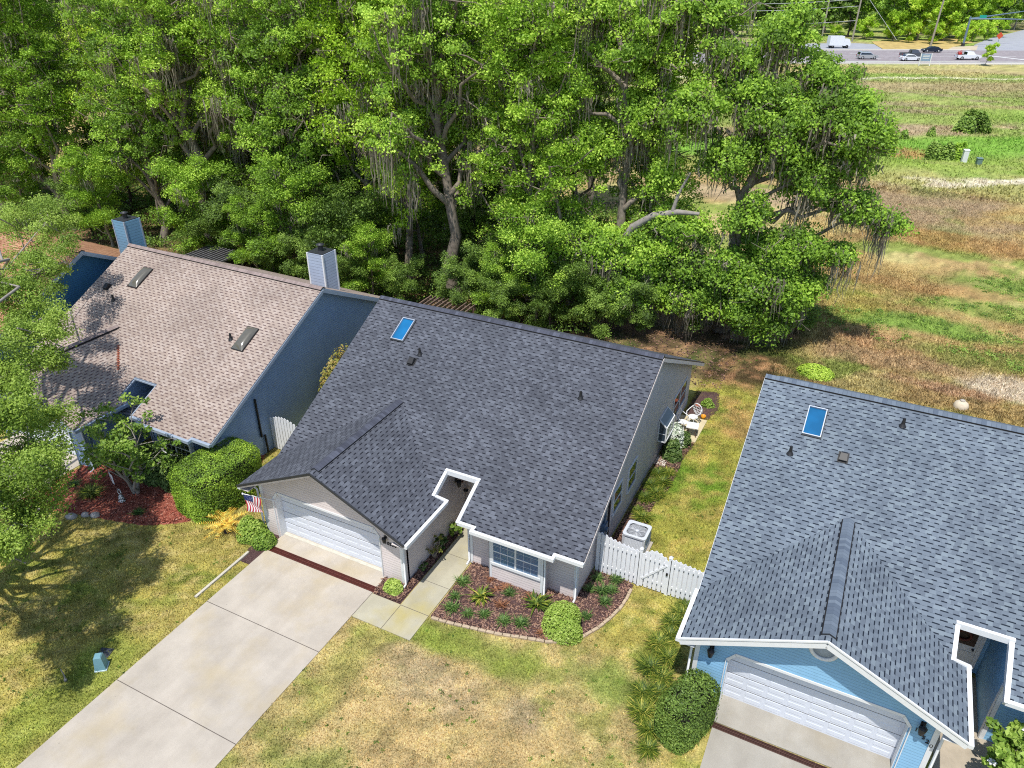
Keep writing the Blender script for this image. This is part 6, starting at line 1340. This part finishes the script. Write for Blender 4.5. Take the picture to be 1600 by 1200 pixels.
# utility poles and wires
pm = plain('weathered_pole', alb(176, 168, 152, .72), .9, 0, .15, 3)
def pole(d, l, H, label, arm=True, lean=0):
    P = thing('utility_pole', (*fr(d, l), 0), label, 'utility pole', 'utility poles beyond the road', ROT)
    m = MB(); m.tube([(0, 0, -.2), (lean, 0, H)], [.3, .2], 8); m.build('shaft', pm, P)
    if arm:
        for z_ in (H - .8, H - 2.2): m = MB(); m.beam((lean - 1.2, 0, z_), (lean + 1.2, 0, z_), .14); m.build('crossarm', pm, P)
    return P
pole(245.9, 92.5, 15, 'grey utility pole at the left beyond the road', True, .3)
pole(242.0, 100.2, 15, 'pale utility pole in the middle beyond the road', True, .3)
pole(229.1, 117.2, 13.5, 'pale slanting utility pole right of the traffic', False, .5)
wm = plain('wire_grey', (.45, .46, .48, 1), .6)
for i, (z_, lb) in enumerate([(11.2, 'topmost overhead wire left of the middle pole'), (9.4, 'second overhead wire left of the middle pole'), (5.6, 'lowest overhead wire left of the middle pole')]):
    m = MB(); pts = []
    for k in range(25):
        f = k / 24; l = 40 + 60 * f; d_ = 246 - 4 * f; p = fr(d_, l); pts.append((p[0], p[1], z_ - .9 * 4 * f * (1 - f) - 1.2 * (1 - f)))
    m.tube(pts, .06, 4); tag(m.build('overhead_wire', wm), lb, 'wire')
for i, (q, lb) in enumerate([((229.1, 117.2, 12.6), 'steep guy wire falling right from the middle pole'), ((236, 110.5, 1.0), 'shorter guy wire right of the middle pole')]):
    a = fr(242, 100.3); b = fr(q[0], q[1]); m = MB(); m.tube([(a[0], a[1], 13.6), (b[0], b[1], q[2])], .06, 4); tag(m.build('guy_wire', wm), lb, 'wire')
SM = thing('signal_mast', (*fr(227.6, 125.4), 0), 'blue grey traffic signal mast with two long arms', 'signal mast', None, ROT)
mm_ = plain('galvanised_blue_grey', alb(128, 150, 172, .72), .5, .3)
m = MB(); m.tube([(0, 0, 0), (0, 0, 7.6)], [.32, .24], 10); m.build('upright', mm_, SM)
m = MB(); m.tube([(0, 0, 7.0), (8, 3.0, 7.7), (19, 7.5, 8.6)], [.22, .17, .1], 8); m.build('arm', mm_, SM)
m = MB(); m.tube([(0, 0, 7.0), (5, -4.6, 7.3), (9.5, -9.0, 7.4)], [.22, .17, .12], 8); m.build('arm', mm_, SM)
m = MB(); m.box(3.0, 4.9, .9, .98, 6.9, 7.9); m.build('street_name_plate', plain('street_sign_green', (.01, .32, .24, 1), .5), SM)
m = MB(); m.box(-.35, .35, -.35, .35, 0, .9); m.build('base_box', M['dripedge'], SM)
RS = thing('warning_sign', (*fr(240, 142.3), 0), 'red and orange roadside sign at the edge of the far bushes', 'sign', None, ROT)
m = MB(); m.box(-.05, .05, -.04, .04, 0, 2.6); m.build('post', mm_, RS)
m = MB(); m.prism([(0, -.06, .9), (1.0, -.06, 1.9), (0, -.06, 2.9), (-1.0, -.06, 1.9)], (0, .04, 0)); m.build('plate', plain('red_orange', (.6, .09, .03, 1), .5), RS)
SP_ = thing('sapling', (*fr(182.5, 106.6), 0), 'young green sapling before the white pickup truck', 'tree')
for nm, me in tree_meshes(301, 4.4, 1.2, 1.0, 34, 60, .16, M['leafl'], None, 0, .07, (.5, 0), (.35, .6), limbs=6): link(nm, me, SP_)
# trees across the road
FV = {'b': tree_meshes(311, 13, 4.8, 1.2, 110, 85, .34, M['leafl'], None, 0, .3, (.4, 0), (.9, 1.6), limbs=11), 'm': tree_meshes(312, 15, 5.0, 2.0, 110, 85, .34, M['leaf'], M['barkpale'], 0, .3, (-.4, 0), (.9, 1.6), limbs=11),
      'd': tree_meshes(313, 14, 4.6, 1.5, 100, 85, .34, M['leafd'], M['barkdark'], 0, .3, (.2, 0), (.9, 1.5), limbs=11), 's': tree_meshes(314, 5.5, 3.0, .5, 60, 80, .26, M['leafl'], None, 0, .12, (.2, 0), (.7, 1.1), limbs=7)}
fk = {'b': ('far_tree', 'bright green rounded tree'), 'm': ('far_tree', 'mid green tall tree'), 'd': ('far_tree', 'dark green tree'), 's': ('roadside_bush', 'low light green bush')}
ftrees = [('d', 256, 78, 1.0), ('m', 262, 84, 1.0), ('d', 252, 88.5, .9), ('m', 268, 92, 1.1), ('d', 262, 98, 1.0), ('s', 247, 97, .6), ('s', 250, 106.5, .9), ('d', 258, 105, 1.0), ('b', 243, 112.5, .55), ('s', 239.5, 115, .7), ('m', 252, 115, 1.0), ('b', 246, 121, .9), ('s', 236, 121, .8), ('d', 258, 124, 1.0),
          ('b', 244, 128, .85), ('m', 252, 132, 1.0), ('s', 236.5, 128.5, .75), ('s', 243, 136, .8), ('b', 256, 140, .9), ('d', 266, 137, 1.1), ('s', 247, 142, .8), ('m', 266, 147, .9), ('b', 272, 156, .9), ('d', 280, 164, 1.0), ('s', 258, 152, .8), ('m', 276, 118, 1.2), ('m', 274, 104, 1.2), ('d', 276, 130, 1.2),
          ('b', 258, 70, 1.0), ('m', 254, 62, 1.0), ('d', 262, 54, 1.1), ('b', 258, 46, 1.0), ('m', 262, 38, 1.1), ('d', 256, 30, 1.0), ('m', 262, 21, 1.1), ('b', 258, 12, 1.0), ('m', 262, 2, 1.1), ('d', 284, 146, 1.1), ('m', 290, 176, 1.1)]
ref = lambda l: 'left of the left pole' if l < 90 else 'near the two pale poles' if l < 104 else 'between the middle and right poles' if l < 117 else 'left of the signal mast' if l < 125 else 'just right of the signal mast' if l < 137 else 'behind the red roadside sign' if l < 150 else 'at the far right edge'
for i, (k, d, l, s) in enumerate(ftrees):
    dep = 'at the front' if d < 247 else 'in the middle' if d < 260 else 'at the back'
    plant_tree(FV[k], fk[k][0], f'{fk[k][1]} beyond the road {dep}, {ref(l)}', 'tree' if k != 's' else 'bush', (*fr(d, l), 0), i * 1.9, s, 'trees beyond the road')
rs = np.random.RandomState(91); n = 1500; d_ = rs.uniform(290, 330, n); l_ = rs.uniform(-120, 260, n); P = np.array([fr(a, b) for a, b in zip(d_, l_)]); C = np.concatenate([P, (2 + 13 * rs.rand(n))[:, None]], 1)
v, q, ti = cluster_leaves(C, 1.8 + 1.6 * rs.rand(n), 50, .55, rs, .7); tag(link('horizon_woods', np_mesh('horizon_woods', v, q, M['leaf'], attr=ti)), 'far mass of woods at the top right beyond the road', 'woods', kind='stuff')
# ------------------------------------------------------------------ camera, light, world
cam = bpy.data.cameras.new('camera'); co = bpy.data.objects.new('camera', cam); COL.objects.link(co); S.camera = co
cam.sensor_width = 36; cam.lens = 36 * 1163.69 / 1600; cam.clip_end = 3000; cam.clip_start = .1
from mathutils import Matrix, Vector
pi_, ro, ya = R(29.488), R(.225), R(-26.369)
fw = Vector((sin(ya) * cos(pi_), cos(ya) * cos(pi_), -sin(pi_))); r0 = Vector((cos(ya), -sin(ya), 0)); u0 = r0.cross(fw)
r2 = cos(ro) * r0 + sin(ro) * u0; u2 = -sin(ro) * r0 + cos(ro) * u0
mt = Matrix((r2, u2, -fw)).transposed().to_4x4(); mt.translation = Vector((18.357, -16.506, 19.957)); co.matrix_world = mt
SUN = Vector((.05, -.40, .98)).normalized()     # towards the sun
sl = bpy.data.lights.new('sun', 'SUN'); sl.energy = 4.4; sl.angle = R(.53); sl.color = (1, .965, .9)
so = bpy.data.objects.new('sun', sl); COL.objects.link(so); so.rotation_euler = SUN.to_track_quat('Z', 'Y').to_euler(); so.location = (0, -30, 60)
wd = bpy.data.worlds.new('World'); S.world = wd; wd.use_nodes = True; nt = wd.node_tree
sky = nt.nodes.new('ShaderNodeTexSky'); sky.sky_type = 'NISHITA'; sky.sun_disc = False
sky.sun_elevation = math.asin(SUN.z); sky.sun_rotation = math.atan2(SUN.x, SUN.y); sky.air_density = 1.0; sky.dust_density = .6; sky.altitude = 20
nt.links.new(sky.outputs[0], nt.nodes['Background'].inputs[0]); nt.nodes['Background'].inputs[1].default_value = .15
S.view_settings.view_transform = 'Standard'; S.view_settings.look = 'None'; S.view_settings.exposure = 0.16; S.view_settings.gamma = 1
S.render.engine = 'CYCLES'; S.cycles.max_bounces = 5; S.cycles.diffuse_bounces = 3; S.cycles.glossy_bounces = 2; S.cycles.transmission_bounces = 3; S.cycles.transparent_max_bounces = 4
S.cycles.use_denoising = False; S.cycles.filter_width = 1.1; S.cycles.use_adaptive_sampling = True; S.cycles.adaptive_threshold = .01
S.cycles.caustics_reflective = False; S.cycles.caustics_refractive = False
